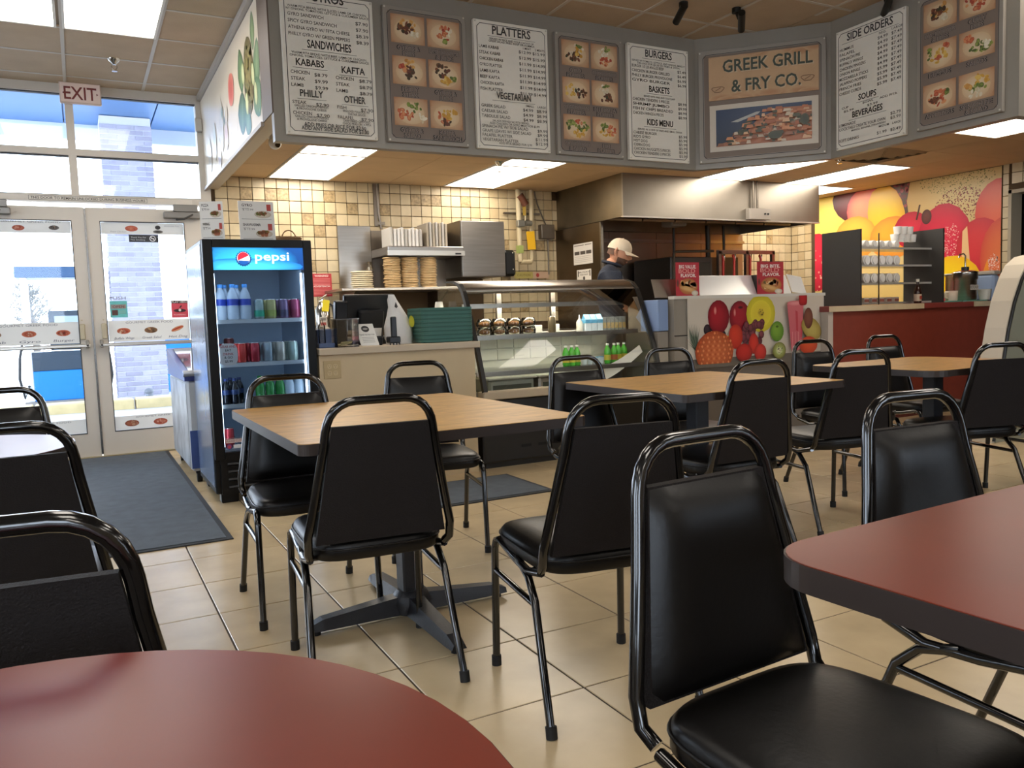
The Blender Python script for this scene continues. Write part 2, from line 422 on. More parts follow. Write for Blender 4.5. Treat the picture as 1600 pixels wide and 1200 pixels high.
ck = struct('ceiling_kitchen', MB().box(XM+.1, XR+.15, YF+.02, YW, ZK+.012, ZK+.1).box(4.9, XR+.15, 2.84, YF+.02, ZK+.012, ZK+.1), M('kitchen_ceiling_void', '#3d3020', .9))
KL = [(1.58, 6.44), (1.58, 5.29), (3.305, 6.44), (3.305, 5.29), (5.605, 5.29), (6.755, 5.29), (7.33, 6.44), (6.18, 2.99)]
cells = []
for i in range(-1, 12):
    for j in range(-8, 3):
        x, y = 1.58+GS*i, 6.44+GS*j
        x0, x1, y0, y1 = max(x, XM+.1), min(x+GS, XR), max(y, YF+.02 if x < 4.5 else 2.86), min(y+GS, YW)
        if x1-x0 < .03 or y1-y0 < .03: continue
        if any(abs(x-a) < .1 and -.1 < y-b < GS*2-.1 for a, b in KL): continue
        if abs(x-6.18) < .1 and abs(y-4.715) < .1: continue
        cells.append((((x0+x1)/2, (y0+y1)/2, ZK), (round(x1-x0, 3), round(y1-y0, 3))))
pieces('ceiling_panel', lambda k: m_panelk, ck, lambda k: MB().box(-k[0]/2+.002, k[0]/2-.002, -k[1]/2+.002, k[1]/2-.002, 0, .012), cells)

# ceiling lights
m_frame = M('light_frame_white', '#d8d2c6', .5)
def light(x, y, z, w, l, e, label, grp, name='ceiling_light', warm='#fff1dc'):
    t = thing(name, label, 'ceiling light', (x+w/2, y+l/2, z), 0, grp)
    f = MB(); g = .02
    f.box(x+.004, x+g, y+.004, y+l-.004, z-.006, z+.012).box(x+w-g, x+w-.004, y+.004, y+l-.004, z-.006, z+.012)
    f.box(x+g, x+w-g, y+.004, y+g, z-.006, z+.012).box(x+g, x+w-g, y+l-g, y+l-.004, z-.006, z+.012)
    f.build('frame', m_frame, t)
    B('diffuser', x+g, x+w-g, y+g, y+l-g, z+.0005, z+.01, M('diffuser_%s_%.1f' % (warm[1:], e), warm, .5, emit=e), t)
dl = ['ceiling light above the entrance, on the window side of its pair', 'ceiling light above the entrance, next to the vegetable mural'] + ['added unseen dining room ceiling light away from the entrance']*12
for k, (x, y) in enumerate(DL): light(x, y, ZC-.004, GS, GS*2, LIT_DINING, dl[k], 'dining room ceiling lights', warm='#fff6ea')
kl = ['kitchen ceiling light against the tiled wall above the drinks cooler', 'kitchen ceiling light behind the gyros menu board', 'kitchen ceiling light against the tiled wall beside the gas pipes',
      'kitchen ceiling light behind the platters menu board', 'kitchen ceiling light behind the restaurant name board', 'long kitchen ceiling light between air vent and fruit mural',
      'kitchen ceiling light touching the fruit mural wall', 'kitchen ceiling light behind the appetizer photo board']
for k, (x, y) in enumerate(KL): light(x, y, ZK-.002, GS, GS*2, LIT_KITCHEN, kl[k], 'kitchen ceiling lights', warm='#fff5e6')

# soffit carrying the menu boards
m_fascia = M('grey_fascia_laminate', '#8c8478', .34, var=.03)
P = [(XM, YF), (4.17, YF), (4.84, 4.15), (4.84, 2.83), (8.2, 2.83)]
Q = [(XM, YF+.06), (4.195, YF+.06), (4.90, 4.175), (4.90, 2.89), (8.2, 2.89)]
mb = MB()
for i in range(4):
    a, b, c, d = P[i], P[i+1], Q[i+1], Q[i]
    mb.prism([(*a, ZFB), (*b, ZFB), (*c, ZFB), (*d, ZFB)], (0, 0, ZC-ZFB))
soff = struct('wall_soffit', mb, m_fascia)
m_cream = M('cream_panel', '#c9bda9', .45)
struct('wall_soffit_end', MB().box(XM, XM+.1, YF+.06, YW, 2.27, ZC), m_cream)
struct('trim_2', MB().box(XM-.008, XM, YF, 5.09, 2.27, ZC), M('brown_corner_strip', '#5b4a3d', .5))
struct('trim_3', MB().box(XM-.035, XM, 5.09, YW, ZC-.045, ZC).box(XM-.02, XM, 5.09, YW, 2.25, 2.275), M('pale_moulding', '#a9a096', .45))

# vegetable mural on the soffit end
vm = Print((XM-.006, YW-.02, 2.28), (0, -1, 0), (0, 0, 1), clip=(0, 2.54, 0, .73))
vm.rect(0, 2.54, 0, .73, '#d8cbb6')
def leaf(pr, x, y, l, w, rot, c, e):
    pr.ell(x, y, l, w, c, e, rot, n=12, p=1.5); a = math.radians(rot); pr.line(x-l*.8*math.cos(a), y-l*.8*math.sin(a), x+l*.8*math.cos(a), y+l*.8*math.sin(a), .005, '#b9c7a0')
for x, y, l, w, r, c, e in ((2.38, .58, .12, .07, 90, '#7f9a6a', '#4c6b45'), (1.94, .46, .15, .11, 100, '#6e8f63', '#3f6340'), (2.46, .36, .15, .11, 75, '#7d9d72', '#486b48'),
                            (1.92, .19, .14, .16, 80, '#5d7f66', '#35584a'), (2.44, .17, .13, .13, 110, '#7c9b77', '#4c7350'), (2.10, .10, .09, .12, 60, '#6f917a', '#3c6353')):
    leaf(vm, x, y, l, w, r, c, e)
vm.ell(2.20, .36, .16, .24, '#8c7f4c', '#5c5634', n=16); vm.dots(2.20, .36, .15, .22, 130, .014, ('#6a5e36', '#a4995c', '#4f5a34', '#8a8148'), 3)
for x, y in ((2.02, .42), (2.34, .33), (2.10, .21), (2.40, .2)): vm.ell(x, y, .045, .07, '#dfe0ad', '#b7c08a', 8)
vm.ell(1.55, .44, .11, .11, '#c8584e', '#e08a7a', -8, p=2.4)
for x, y, rx, ry, c, e in ((1.05, .30, .1, .2, '#c8bfae', '#d8cbb6'), (1.25, .18, .08, .1, '#c99f94', '#d8c6b3'), (.9, .12, .09, .12, '#9a93a8', '#cfc4b8'), (.7, .25, .08, .15, '#a9b39c', '#d0c6b2'),
                           (1.3, .33, .06, .06, '#d8c08e', '#d8cbb6'), (.4, .2, .1, .14, '#b4b0a8', '#d4c8b5'), (1.12, .38, .05, .05, '#68805c', '#c8c2a8'), (1.2, .30, .03, .04, '#5a7450', '#c8c2a8')):
    vm.ell(x, y, rx, ry, c, e)
vm.line(1.74, 0, 1.74, .2, .004, '#8f8472'); vm.line(1.0, .02, 1.5, .16, .004, '#b7a894')
vm.build('vegetable_mural', PMG, label='printed vegetable mural on the soffit above the drinks cooler', cat='mural')

# ------------------------------------------------------------------ storefront: glazing, double doors
m_alu = M('storefront_aluminium', '#ccc4b8', .42, .1)
m_alud = M('dark_gasket', '#3a3836', .6)
m_gl = GLASS('storefront_glass', '#f2f8ff', .8)
for k, (a, b, ax) in enumerate(((-2.2, -.6, 0), (.2, 1.8, 0), (4.6, 6.6, 0), (-2.2, -.2, 1), (4.6, 6.6, 1))):  # unseen side and rear windows, added to light surfaces facing the camera
    bx = (lambda m, p, q, z0, z1, d: m.box(XL-.08-d, XL-.08+d, p, q, z0, z1)) if ax == 0 else (lambda m, p, q, z0, z1, d: m.box(p, q, YB-.08-d, YB-.08+d, z0, z1))
    mb = MB(); bx(mb, a, a+.05, .85, 2.55, .03); bx(mb, b-.05, b, .85, 2.55, .03); bx(mb, a+.05, b-.05, .85, .90, .03); bx(mb, a+.05, b-.05, 2.5, 2.55, .03); bx(mb, (a+b)/2-.02, (a+b)/2+.02, .9, 2.5, .03)
    w = struct('window_%d' % (20+k), mb, m_alu); g = MB(); bx(g, a+.05, (a+b)/2-.02, .9, 2.5, .003); bx(g, (a+b)/2+.02, b-.05, .9, 2.5, .003); g.build('glass_pane', m_gl, w)
mb = MB()
X0s = [-3.2, -2.35, -1.5, -.87]
for x in (-3.17, -2.3, -1.45): mb.box(x-.035, x+.035, YW-.03, YW+.07, 0, ZC)
mb.box(-.93, -.855, YW-.03, YW+.07, 0, ZC).box(1.015, 1.10, YW-.03, YW+.07, 0, ZC).box(.015, .075, YW-.03, YW+.07, 2.16, ZC)
for z0, z1 in ((2.12, 2.175), (2.495, 2.545), (2.99, ZC)): mb.box(-3.2, 1.03, YW-.032, YW+.072, z0, z1)
mb.box(-3.2, -.9, YW-.032, YW+.072, 0, .12)
struct('wall_storefront', mb, m_alu)
k = 0
for x0, x1 in ((-3.135, -2.335), (-2.265, -1.485), (-1.415, -.93), (-.855, .015), (.075, 1.015)):
    for z0, z1 in ((2.545, 2.99), (2.175, 2.495)):
        k += 1; w = struct('window_%d' % k, MB().box(x0, x1, YW+.015, YW+.021, z0, z1), m_gl)
        g = MB(); e = .008
        g.box(x0, x1, YW-.005, YW+.04, z0, z0+e).box(x0, x1, YW-.005, YW+.04, z1-e, z1).build('gasket', m_alud, w)
    if x1 < -.9:
        k += 1; struct('window_%d' % k, MB().box(x0, x1, YW+.015, YW+.021, .12, 2.12), m_gl)
m_strip = M('white_vinyl_strip', '#cfcac0', .5)
def gfood(pr, x, y, s, pal, seed):
    rd = random.Random(seed); pr.ell(x, y, s*1.25, s*.62, pal[0], pal[1], n=14)
    for q in range(7): pr.ell(x+rd.uniform(-.7, .7)*s, y+rd.uniform(-.3, .3)*s, s*rd.uniform(.2, .4), s*rd.uniform(.12, .25), rd.choice(pal), rd.choice(pal), rd.uniform(0, 180), n=8)
def door(n, x0, x1, gx0, gx1, right):
    d = struct('door_%d' % n, MB().box(x0+.006, gx0, YW-.022, YW+.022, .006, 2.078).box(gx1, x1-.006, YW-.022, YW+.022, .006, 2.078)
               .box(gx0, gx1, YW-.022, YW+.022, .006, .2).box(gx0, gx1, YW-.022, YW+.022, 1.97, 2.078), m_alu)
    MB().box(gx0, gx1, YW-.003, YW+.003, .2, 1.97).build('glass_pane', m_gl, d)
    g = MB(); e = .007
    for a, b, c, f in ((gx0, gx1, .2, .2+e), (gx0, gx1, 1.97-e, 1.97), (gx0, gx0+e, .2, 1.97), (gx1-e, gx1, .2, 1.97)): g.box(a, b, YW-.024, YW-.004, c, f)
    g.build('gasket', m_alud, d)
    hx = (x0+.08) if right else (x1-.08)
    pb = MB(); a, b = gx0-.07, gx1+.07
    pb.box(a, b, YW-.10, YW-.062, .925, .955, .008); pb.build('push_bar', M('bright_aluminium', '#d8d4cc', .3, .8), d)
    pm = MB()
    for xx in (a+.02, b-.02): pm.box(xx-.014, xx+.014, YW-.10, YW-.02, .92, .985, .006)
    pm.build('push_bar_mount', M('mid_aluminium', '#9b958b', .35, .7), d)
    MB().box(hx-.02, hx+.02, YW-.05, YW-.021, .99, 1.12, .006).cyl((hx, YW-.05, 1.15), (hx, YW-.02, 1.15), .006).build('lock_plate', M('lock_plate', '#b9ad93', .4, .5), d)
    cx = .80 if right else -.62
    MB().box(cx-.10, cx+.2, YW-.085, YW-.02, 2.0, 2.055, .006).box(cx-.02, cx+.18, YW-.06, YW-.02, 2.06, 2.12, .004).build('door_closer', M('closer_grey', '#8d8a86', .35, .7), d)
    MB().tube([(cx, YW-.07, 1.99), (cx+.05, YW-.16, 1.985), (cx+.16, YW-.05, 2.05)], .009, 6).build('closer_arm', m_alud, d)
    # vinyl strips with pictures and words
    for z0, z1, nm in ((1.865, 1.962, 'top_strip'), (.962, 1.14, 'middle_strip'), (.208, .325, 'bottom_strip')):
        s = Print((gx0+.008, YW-.006, z0), (1, 0, 0), (0, 0, 1)); w = gx1-gx0-.016; hh = z1-z0
        s.rect(0, w, 0, hh, '#cdc8bf')
        red = ('#a8412f', '#c9785a', '#d9b79a', '#7d3527'); brn = ('#6b4631', '#8d6b4d', '#b8916b', '#4c4a35')
        if nm == 'middle_strip':
            s.text('GOURMET GREEK FOOD', w*.5, hh*.84, .018, '#5f5b60', 'c', w*.58)
            cap = ('Buffalo Wings', 'Greek Salad', 'Hot Dog') if right else ('Kabab', 'Gyro', 'Burger')
            for q in range(3):
                xx = w*(.18+.33*q) if right else w*(.16+.34*q)
                if right and q == 2:
                    s.ell(xx, hh*.53, .055, .018, '#d9a074', '#b5714c', 22); s.ell(xx, hh*.54, .05, .008, '#a83a28', '#c4593c', 22)
                else: gfood(s, xx, hh*.5, .042, (brn if (right and q == 1) or (not right and q == 0) else red), q+n*5)
                s.text(cap[q], xx, hh*.1, .02, '#55515a', 'c', .15, slant=.35)
        elif nm == 'top_strip':
            if right:
                gfood(s, w*.36, hh*.5, .04, ('#d07a5e', '#c05b45', '#e0a48a', '#d98e70'), 31); s.ell(w*.68, hh*.62, .022, .018, '#2f2b2b', '#4b4746'); s.ell(w*.68, hh*.25, .04, .014, '#3a3636', '#8a8580')
                s.text('Fried Chicken', w*.2, hh*.15, .013, '#8e8a88', 'c', .12, slant=.3); s.text('Homemade Fries', w*.85, hh*.7, .012, '#8e8a88', 'c', .12, slant=.3)
            else:
                s.text('GOURMET GREEK FOOD', w*.6, hh*.84, .014, '#5f5b60', 'c', w*.6)
                gfood(s, w*.48, hh*.4, .035, ('#c1725a', '#a9503c', '#d8a58f'), 33); gfood(s, w*.83, hh*.45, .03, ('#4a4442', '#6d6660', '#8d7a6a'), 34)
        else:
            s.text('GOURMET GREEK FOOD', w*.55, hh*.82, .013, '#5f5b60', 'c', w*.6)
            gfood(s, w*.2, hh*.45, .045, ('#b06a4f', '#8f4a36', '#cda184'), 35+n); gfood(s, w*.55, hh*.42, .045, ('#c1725a', '#a9503c', '#d8a58f'), 36+n)
        s.build(nm, PMV, d)
    if right:
        s = Print((.235, YW-.0065, 1.165), (1, 0, 0), (0, 0, 1))
        s.text('PUSH', .065, .152, .024, '#6d6a70', 'c', .125, bold=.02); s.rect(0, .135, 0, .14, '#5fa39b'); s.rect(.01, .125, .075, .11, '#a89a96'); s.text('OPEN', .067, .082, .02, '#7e5450', 'c', .09, bold=.02)
        s.rect(.015, .06, .02, .065, '#6b4a48'); s.rect(.065, .12, .03, .06, '#8cc3bd'); s.build('push_sticker', PMV, d)
        s = Print((.715, YW-.0065, 1.15), (1, 0, 0), (0, 0, 1))
        s.rect(0, .138, 0, .15, '#b8404a'); s.rect(0, .138, .125, .15, '#2b262a'); s.text('PLAY HERE', .069, .129, .016, '#efe9e4', 'c', .125, bold=.02)
        s.ell(.069, .062, .05, .016, '#2d2126', '#4a2a30'); s.ell(.069, .066, .011, .012, '#e5ddd5', '#c9b9b0'); s.line(.069, .085, .085, .105, .01, '#2d2126'); s.text('POWERBALL', .069, .02, .012, '#e6c8c4', 'c', .1); s.build('lottery_sticker', PMV, d)
        s = Print((.42, YW-.0065, 1.80), (1, 0, 0), (0, 0, 1))
        s.rect(0, .23, 0, .062, '#35373c'); s.text('Thank You For', .015, .034, .012, '#c9ccd2', 'l', .12); s.text('Not Smoking', .015, .014, .012, '#c9ccd2', 'l', .11); s.ell(.185, .031, .025, .025, '#d9dbe0'); s.ell(.185, .031, .019, .019, '#35373c'); s.line(.17, .045, .2, .017, .006, '#d9dbe0'); s.line(.172, .031, .198, .031, .005, '#d9dbe0')
        s.build('no_smoking_sticker', PM, d)
    return d
door(1, -.855, .10, -.73, .0, False)
door(2, .10, 1.015, .205, .865, True)
# steel astragal between the leaves, threshold, header notice
struct('trim_4', MB().box(.092, .108, YW-.03, YW-.023, .02, 2.07), M('bright_steel_strip', '#8e8c8a', .25, 1.))
struct('trim_5', MB().box(-.9, 1.03, YW-.06, YW+.07, 0, .008), M('threshold_brass', '#b5a785', .4, .6))
hs = Print((-.28, YW-.0335, 2.128), (1, 0, 0), (0, 0, 1))
hs.rect(-.42, 1.22, -.006, .036, '#d8d0c4'); hs.rect(-.01, .86, 0, .033, '#ddd6ca'); hs.frame(-.01, .86, 0, .033, .0025, '#3c3a38'); hs.text('THIS DOOR TO REMAIN UNLOCKED DURING BUSINESS HOURS', .425, .007, .02, '#33302e', 'c', .84, bold=.012)
hs.build('door_notice', PM, label='narrow notice strip above the double doors about staying unlocked', cat='sign')
# exit sign
es = thing('exit_sign', 'red lettered exit sign hanging over the double doors', 'exit sign', (.135, 7.56, 2.90))
B('housing', -.015, .285, 7.56, 7.60, 2.895, 3.06, M('exit_housing', '#d8bfae', .5), es, .004)
s = Print((-.015, 7.559, 2.895), (1, 0, 0), (0, 0, 1)); s.rect(.008, .292, .01, .158, '#efd8cc'); s.text('EXIT', .15, .032, .10, '#7c3530', 'c', .235, bold=.012)
s.poly([(.02, .08), (.035, .07), (.035, .09)], '#7c3530'); s.poly([(.28, .08), (.266, .07), (.266, .09)], '#7c3530'); s.build('face', PM, es)
# door contact sensor, sprinkler heads, dome camera
B('door_sensor', 1.0, 1.055, YW-.09, YW-.035, 2.75, 2.86, M('sensor_grey', '#c9c4ba', .5), None, .006, label='small grey motion sensor at the end of the transom window', cat='sensor')
def sprinkler(x, y, z, label):
    t = thing('sprinkler_head', label, 'sprinkler', (x, y, z), 0, 'ceiling sprinkler heads'); c = M('chrome', '#c9c6c0', .15, 1.)
    MB().lathe([(.045, 0), (.04, -.012), (.018, -.03), (.012, -.04)], (x, y, z)).build('escutcheon', c, t)
    MB().tube([(x-.012, y, z-.04), (x-.02, y, z-.055), (x-.004, y, z-.085)], .004, 6).tube([(x+.012, y, z-.04), (x+.02, y, z-.055), (x+.004, y, z-.085)], .004, 6).build('yoke', c, t)
    MB().cyl((x, y, z-.085), (x, y, z-.089), .02).build('deflector', c, t)
sprinkler(.36, 6.82, ZC, 'chrome sprinkler head in the ceiling in front of the exit sign')
sprinkler(6.0, 5.05, ZK, 'chrome sprinkler head in the kitchen ceiling beside the exhaust hood')
sprinkler(3.28, 6.30, ZK, 'small sprinkler head beside the light above the steel cabinets')
t = thing('security_camera', 'white dome security camera under the kitchen ceiling by the vegetable mural', 'camera', (1.30, 5.9, ZK))
MB().cyl((1.30, 5.9, ZK), (1.30, 5.9, ZK-.03), .05).build('mount', m_frame, t); MB().ell((1.30, 5.9, ZK-.06), (.045, .045, .045)).build('housing', m_frame, t)
MB().cyl((1.305, 5.875, ZK-.075), (1.31, 5.855, ZK-.082), .018).build('lens', M('black_lens', '#141414', .1), t)
B('light_batten', 1.19, 1.25, 5.1, 6.0, 2.36, 2.39, m_frame, None, .006, label='slim white batten under the soffit behind the vegetable mural', cat='light')
# spotlights hanging from the dining ceiling
for x, y, dx, lb in ((3.62, 4.28, -.02, 'short black spotlight on the ceiling in front of the burgers menu'), (4.02, 4.22, .1, 'slanted black spotlight on the ceiling in front of the restaurant name board'), (4.72, 3.62, .08, 'black spotlight on the ceiling above the side orders board')):
    t = thing('spotlight', lb, 'spotlight', (x, y, ZC), 0, 'black ceiling spotlights'); bk = M('black_metal', '#17140f', .45, .3)
    MB().cyl((x, y, ZC), (x, y, ZC-.03), .03).build('mount', bk, t); MB().cyl((x, y, ZC-.03), (x+dx*.3, y+.01, ZC-.06), .01).build('stem', bk, t)
    MB().cyl((x+dx*.3-.03, y-.05, ZC-.045), (x+dx+.02, y+.08, ZC-.10), .024).build('barrel', bk, t)
# air vent in the kitchen ceiling
v = thing('air_vent', 'square louvred air vent in the kitchen ceiling', 'vent', (6.47, 5.0, ZK))
mv = M('vent_tan', '#a48a68', .6)
for q in range(4):
    a = .27-.06*q; z = ZK-.004-.006*q; mb = MB()
    for s in (-1, 1): mb.obox((6.467, 5.0+s*a, z), (1, 0, 0), (0, 1, s*.5), (0, -s*.5, 1), a, .022, .002); mb.obox((6.467+s*a, 5.0, z), (1, 0, s*.5), (0, 1, 0), (-s*.5, 0, 1), .022, a, .002)
    mb.build('louvre', mv, v)
B('duct', 6.19, 6.75, 4.72, 5.28, ZK+.006, ZK+.011, M('duct_black', '#1a1510', .9), v)
# ------------------------------------------------------------------ menu boards
BW, BH = .545, .808
m_bcream = M('board_cream', '#e0d8c8', .5); m_bgrey = M('board_grey', '#8f867a', .45); m_bscrew = M('screw_pale', '#c8c0b0', .3, .6)
INK = '#35302a'
def board(O, U, label, cream=True, w=BW, h=BH):
    O = Vector(O); U = Vector(U).normalized(); V = Vector((0, 0, 1)); N = U.cross(V)
    t = thing('menu_board', label, 'menu board', tuple(O+U*w/2), 0, 'menu boards along the soffit')
    MB().obox(O+U*w/2+V*h/2-N*.0145, U, N, V, w/2, .0145, h/2, .002).build('panel', m_bcream if cream else m_bgrey, t)
    for u in (.012, w-.012):
        for v in (.012, h-.012): MB().cyl(O+U*u+V*v-N*.001, O+U*u+V*v+N*.004, .006, n=8).build('screw', m_bscrew, t)
    return t, Print(O, U, V)
def textboard(O, U, label, rows):
    t, s = board(O, U, label)
    s.frame(.022, BW-.022, .022, BH-.022, .004, INK, .022)
    for r in rows:
        k, y = r[0], r[1]*BH
        if k == 'h':   # heading: text, centre x, width, height
            s.text(r[2], r[3]*BW, y, r[5] if len(r) > 5 else .042, INK, 'c', r[4]*BW, bold=.022)
            s.line((r[3]-r[4]*.62)*BW, y-.014, (r[3]+r[4]*.62)*BW, y-.014, .002, INK)
        elif k == 's': s.text(r[2], r[3]*BW, y, .0125, '#4d463c', 'c', r[4]*BW, bold=.008)
        elif k == 'p':  # item with prices
            s.text(r[2], r[3]*BW, y, .019, '#463f36', 'l', r[4]*BW, bold=.006)
            for q in range(5, len(r), 2): s.text(r[q], r[q+1]*BW, y-.006, .019, '#463f36', 'r', .17*BW if len(r[q]) > 5 else .14*BW, bold=.006)
        elif k == 't': s.text(r[2], r[3]*BW, y, .022, INK, 'c', r[4]*BW, bold=.018)
        elif k == 'x': s.text(r[2], r[3]*BW, y, .014, '#463f36', 'c', r[4]*BW, bold=.008)
    s.build('printed_menu', PM, t)
XU = (1, 0, 0); YBD = YF-.03; ZB = 2.147
textboard((1.127, YBD, ZB), XU, 'cream menu board headed gyros, sandwiches, kababs and kafta', [
    ('h', .945, 'GYROS', .5, .36, .05), ('s', .885, 'WARM PITA BREAD WITH SLICED LAMB OR CHICKEN,', .5, .86), ('s', .865, 'W/ ONIONS, TOMATOES, LETTUCE & CUCUMBER SAUCE', .5, .9),
    ('p', .825, 'GYRO SANDWICH', .07, .38, '$7.90', .94), ('p', .78, 'SPICY GYRO SANDWICH', .07, .52, '$7.90', .94), ('p', .735, 'ATHENA GYRO W/ FETA CHEESE', .07, .66, '$8.39', .94), ('p', .69, 'PHILLY GYRO W/ GREEN PEPPERS', .07, .66, '$8.39', .94),
    ('h', .615, 'SANDWICHES', .5, .48, .045), ('s', .565, 'WARM PITA BREAD WITH BEEF, LAMB OR CHICKEN,', .5, .82), ('s', .545, 'ONIONS, TOMATOES, LETTUCE & CUCUMBER SAUCE', .5, .86),
    ('h', .485, 'KABABS', .28, .30, .038), ('h', .465, 'KAFTA', .75, .26, .038),
    ('p', .425, 'CHICKEN', .07, .2, '$8.79', .46), ('p', .38, 'STEAK', .07, .15, '$9.99', .46), ('p', .335, 'LAMB', .07, .13, '$9.99', .46),
    ('p', .415, 'CHICKEN', .55, .2, '$8.79', .95), ('p', .37, 'STEAK', .55, .15, '$8.79', .95), ('p', .325, 'LAMB', .55, .13, '$8.79', .95),
    ('h', .27, 'PHILLY', .28, .25, .038), ('h', .255, 'OTHER', .75, .24, .038),
    ('p', .215, 'STEAK', .07, .15, '$7.90', .46), ('s', .195, 'GRILLED ONIONS, PEPPERS', .27, .36), ('s', .175, '& PROVOLONE CHEESE', .27, .32), ('p', .14, 'CHICKEN', .07, .2, '$7.90', .46), ('s', .12, 'GRILLED ONIONS, PEPPERS', .27, .36), ('s', .10, '& PROVOLONE CHEESE', .27, .32),
    ('p', .205, 'FISH', .55, .1, '$7.90', .95), ('s', .185, 'BREADED POLLOCK W/', .76, .3), ('s', .165, 'TARTAR SAUCE', .76, .2), ('p', .135, 'FALAFEL', .55, .18, '$7.90', .95), ('s', .115, 'DEEP FRIED GROUND', .76, .3), ('s', .095, 'CHICK PEAS ON A PITA', .76, .32),
    ('t', .062, 'ADD FRIES OR RICE FOR $2.50', .52, .68), ('t', .036, 'ADD ANY SIDE SALAD FOR $3.00', .52, .74)])
pr8 = lambda names, a, b: [('p', a-.047*i, n, .06, .018*len(n)+.08, '$%d.99' % (12-(i > 1)), .76, '$%d.99' % (15-(i > 1)*1), .95) for i, n in enumerate(names)]
textboard((2.34, YBD, ZB), XU, 'cream menu board headed platters and vegetarian', [('h', .90, 'PLATTERS', .5, .52, .052), ('s', .855, 'SERVED W/ RICE AND YOUR CHOICE OF', .5, .6), ('s', .837, 'GREEK SALAD, FRIES, SOUP OR HUMMUS', .5, .62), ('x', .812, '1 MEAT     2 MEATS', .8, .3)]
    + pr8(('LAMB KABAB', 'STEAK KABAB', 'CHICKEN KABAB', 'GYRO PLATTER', 'LAMB KAFTA', 'BEEF KAFTA', 'CHICKEN KAFTA', 'FISH PLATTER'), .785, 0)
    + [('h', .40, 'VEGETARIAN', .5, .47, .042), ('x', .355, 'SMALL    LARGE', .8, .28), ('p', .325, 'GREEK SALAD', .06, .32, '$4.99', .76, '$8.99', .95), ('p', .285, 'CAESAR SALAD', .06, .35, '$4.99', .76, '$8.99', .95), ('p', .245, 'TABOULIE SALAD', .06, .38, '$4.99', .76, '$8.99', .95),
       ('s', .215, 'SALADS SERVED W/ PITA BREAD,', .45, .5), ('x', .193, 'ADD CHICKEN OR GYRO MEAT FOR $2.99', .5, .68), ('p', .165, 'SPINACH PIE W/ SIDE SALAD', .06, .62, '$9.99', .95), ('p', .13, 'GRAPE LEAVES W/ SIDE SALAD', .06, .66, '$9.99', .95), ('p', .095, 'FALAFEL PLATTER', .06, .4, '$11.99', .95), ('p', .06, 'VEGETARIAN PLATTER', .06, .48, '$12.99', .95), ('x', .04, 'ADD PITA BREAD FOR $.99', .5, .45)])
textboard((3.54, YBD, ZB), XU, 'cream menu board headed burgers, baskets and kids menu', [('h', .90, 'BURGERS', .5, .44, .05), ('s', .85, 'SERVED W/ TOMATO, LETTUCE, AND ONIONS. MAKE IT', .5, .88), ('s', .83, 'DELUXE FOR $2.50 W/ FRIES & SODA', .5, .7),
    ('p', .80, 'BURGER 1/3 LB ANGUS BEEF', .06, .52, '$5.49', .95), ('p', .76, 'CHICKEN BURGER GRILLED', .06, .62, '$6.49', .95), ('p', .72, 'PHILLY BURGER PROVOLONE', .06, .66, '$6.99', .95), ('p', .68, 'GYRO BURGER', .06, .62, '$6.99', .95),
    ('h', .60, 'BASKETS', .5, .34, .042), ('s', .55, 'SERVED WITH FRIES AND COLE SLAW', .5, .52), ('p', .515, 'CHICKEN TENDERS 5 PIECES', .06, .6, '$8.99', .95), ('p', .475, 'SHRIMP JUMBO', .06, .6, '$9.99', .95), ('p', .435, "FISH N' CHIPS BREADED", .06, .66, '$8.99', .95), ('p', .395, 'CHICKEN WINGS 6 PIECES', .06, .5, '$8.99', .95),
    ('h', .31, 'KIDS MENU', .5, .43, .042), ('s', .26, 'SERVED W/ A SIDE OF FRIES AND SMALL DRINK', .5, .74), ('p', .225, 'CHEESE BURGER', .06, .38, '$5.99', .95), ('p', .19, "KID'S GYRO", .06, .27, '$5.99', .95), ('p', .155, 'HOT DOG', .06, .22, '$5.99', .95), ('p', .12, 'CORN DOG', .06, .26, '$5.99', .95), ('p', .085, 'CHICKEN NUGGETS 5 PIECES', .06, .6, '$5.99', .95), ('p', .05, 'CHICKEN TENDERS 2 PIECES', .06, .6, '$5.99', .95)])
so = ('HUMMUS', 'FALAFEL', 'SPINACH PIE', 'BUFFALO WINGS', 'CHICKEN FINGERS', 'ONION RINGS', 'MOZZARELLA STICKS', 'JALAPENO POPPERS', 'FRENCH FRIES', 'CHEESE CURDS')
textboard((4.81, 4.078, ZB), (0, -1, 0), 'cream menu board headed side orders, soups and beverages', [('h', .90, 'SIDE ORDERS', .5, .66, .05), ('x', .855, 'REG.     LARGE', .8, .32)]
    + [('p', .825-.041*i, n, .06, .02*len(n)+.09, ('$4.99' if i < 6 else '$5.99'), .76, '$7.49', .95) for i, n in enumerate(so)]
    + [('h', .375, 'SOUPS', .48, .26, .04), ('x', .335, 'CUP              BOWL      ADD PITA', .5, .8), ('x', .305, '$2.99          $3.99', .38, .5), ('h', .245, 'BEVERAGES', .48, .44, .04), ('p', .19, 'LEMONADE', .06, .25, '$2.79', .95), ('p', .155, 'COCKTAILS CREATE YOUR OWN', .06, .68, '$3.99', .95), ('s', .13, 'MANGO, BANANA, STRAWBERRY', .5, .5), ('x', .105, 'MEDIUM    LARGE', .8, .3), ('p', .06, 'SOFT DRINKS', .06, .3, '$1.99', .76, '$2.49', .95)])
FD = dict(meat=('#6b3a24', '#4d2818', '#8a5230', '#3c3a1e'), fry=('#c98f45', '#b67a34', '#d8a85c'), red=('#b3502f', '#c96b42', '#a43e28', '#d69260'), grn=('#5c6a2a', '#7d8a3a', '#45511f', '#98a04c'), yel=('#cf9f3f', '#d9b45a', '#c08a30'), wht=('#d9ccb0', '#cbb994', '#e3d8c0'))
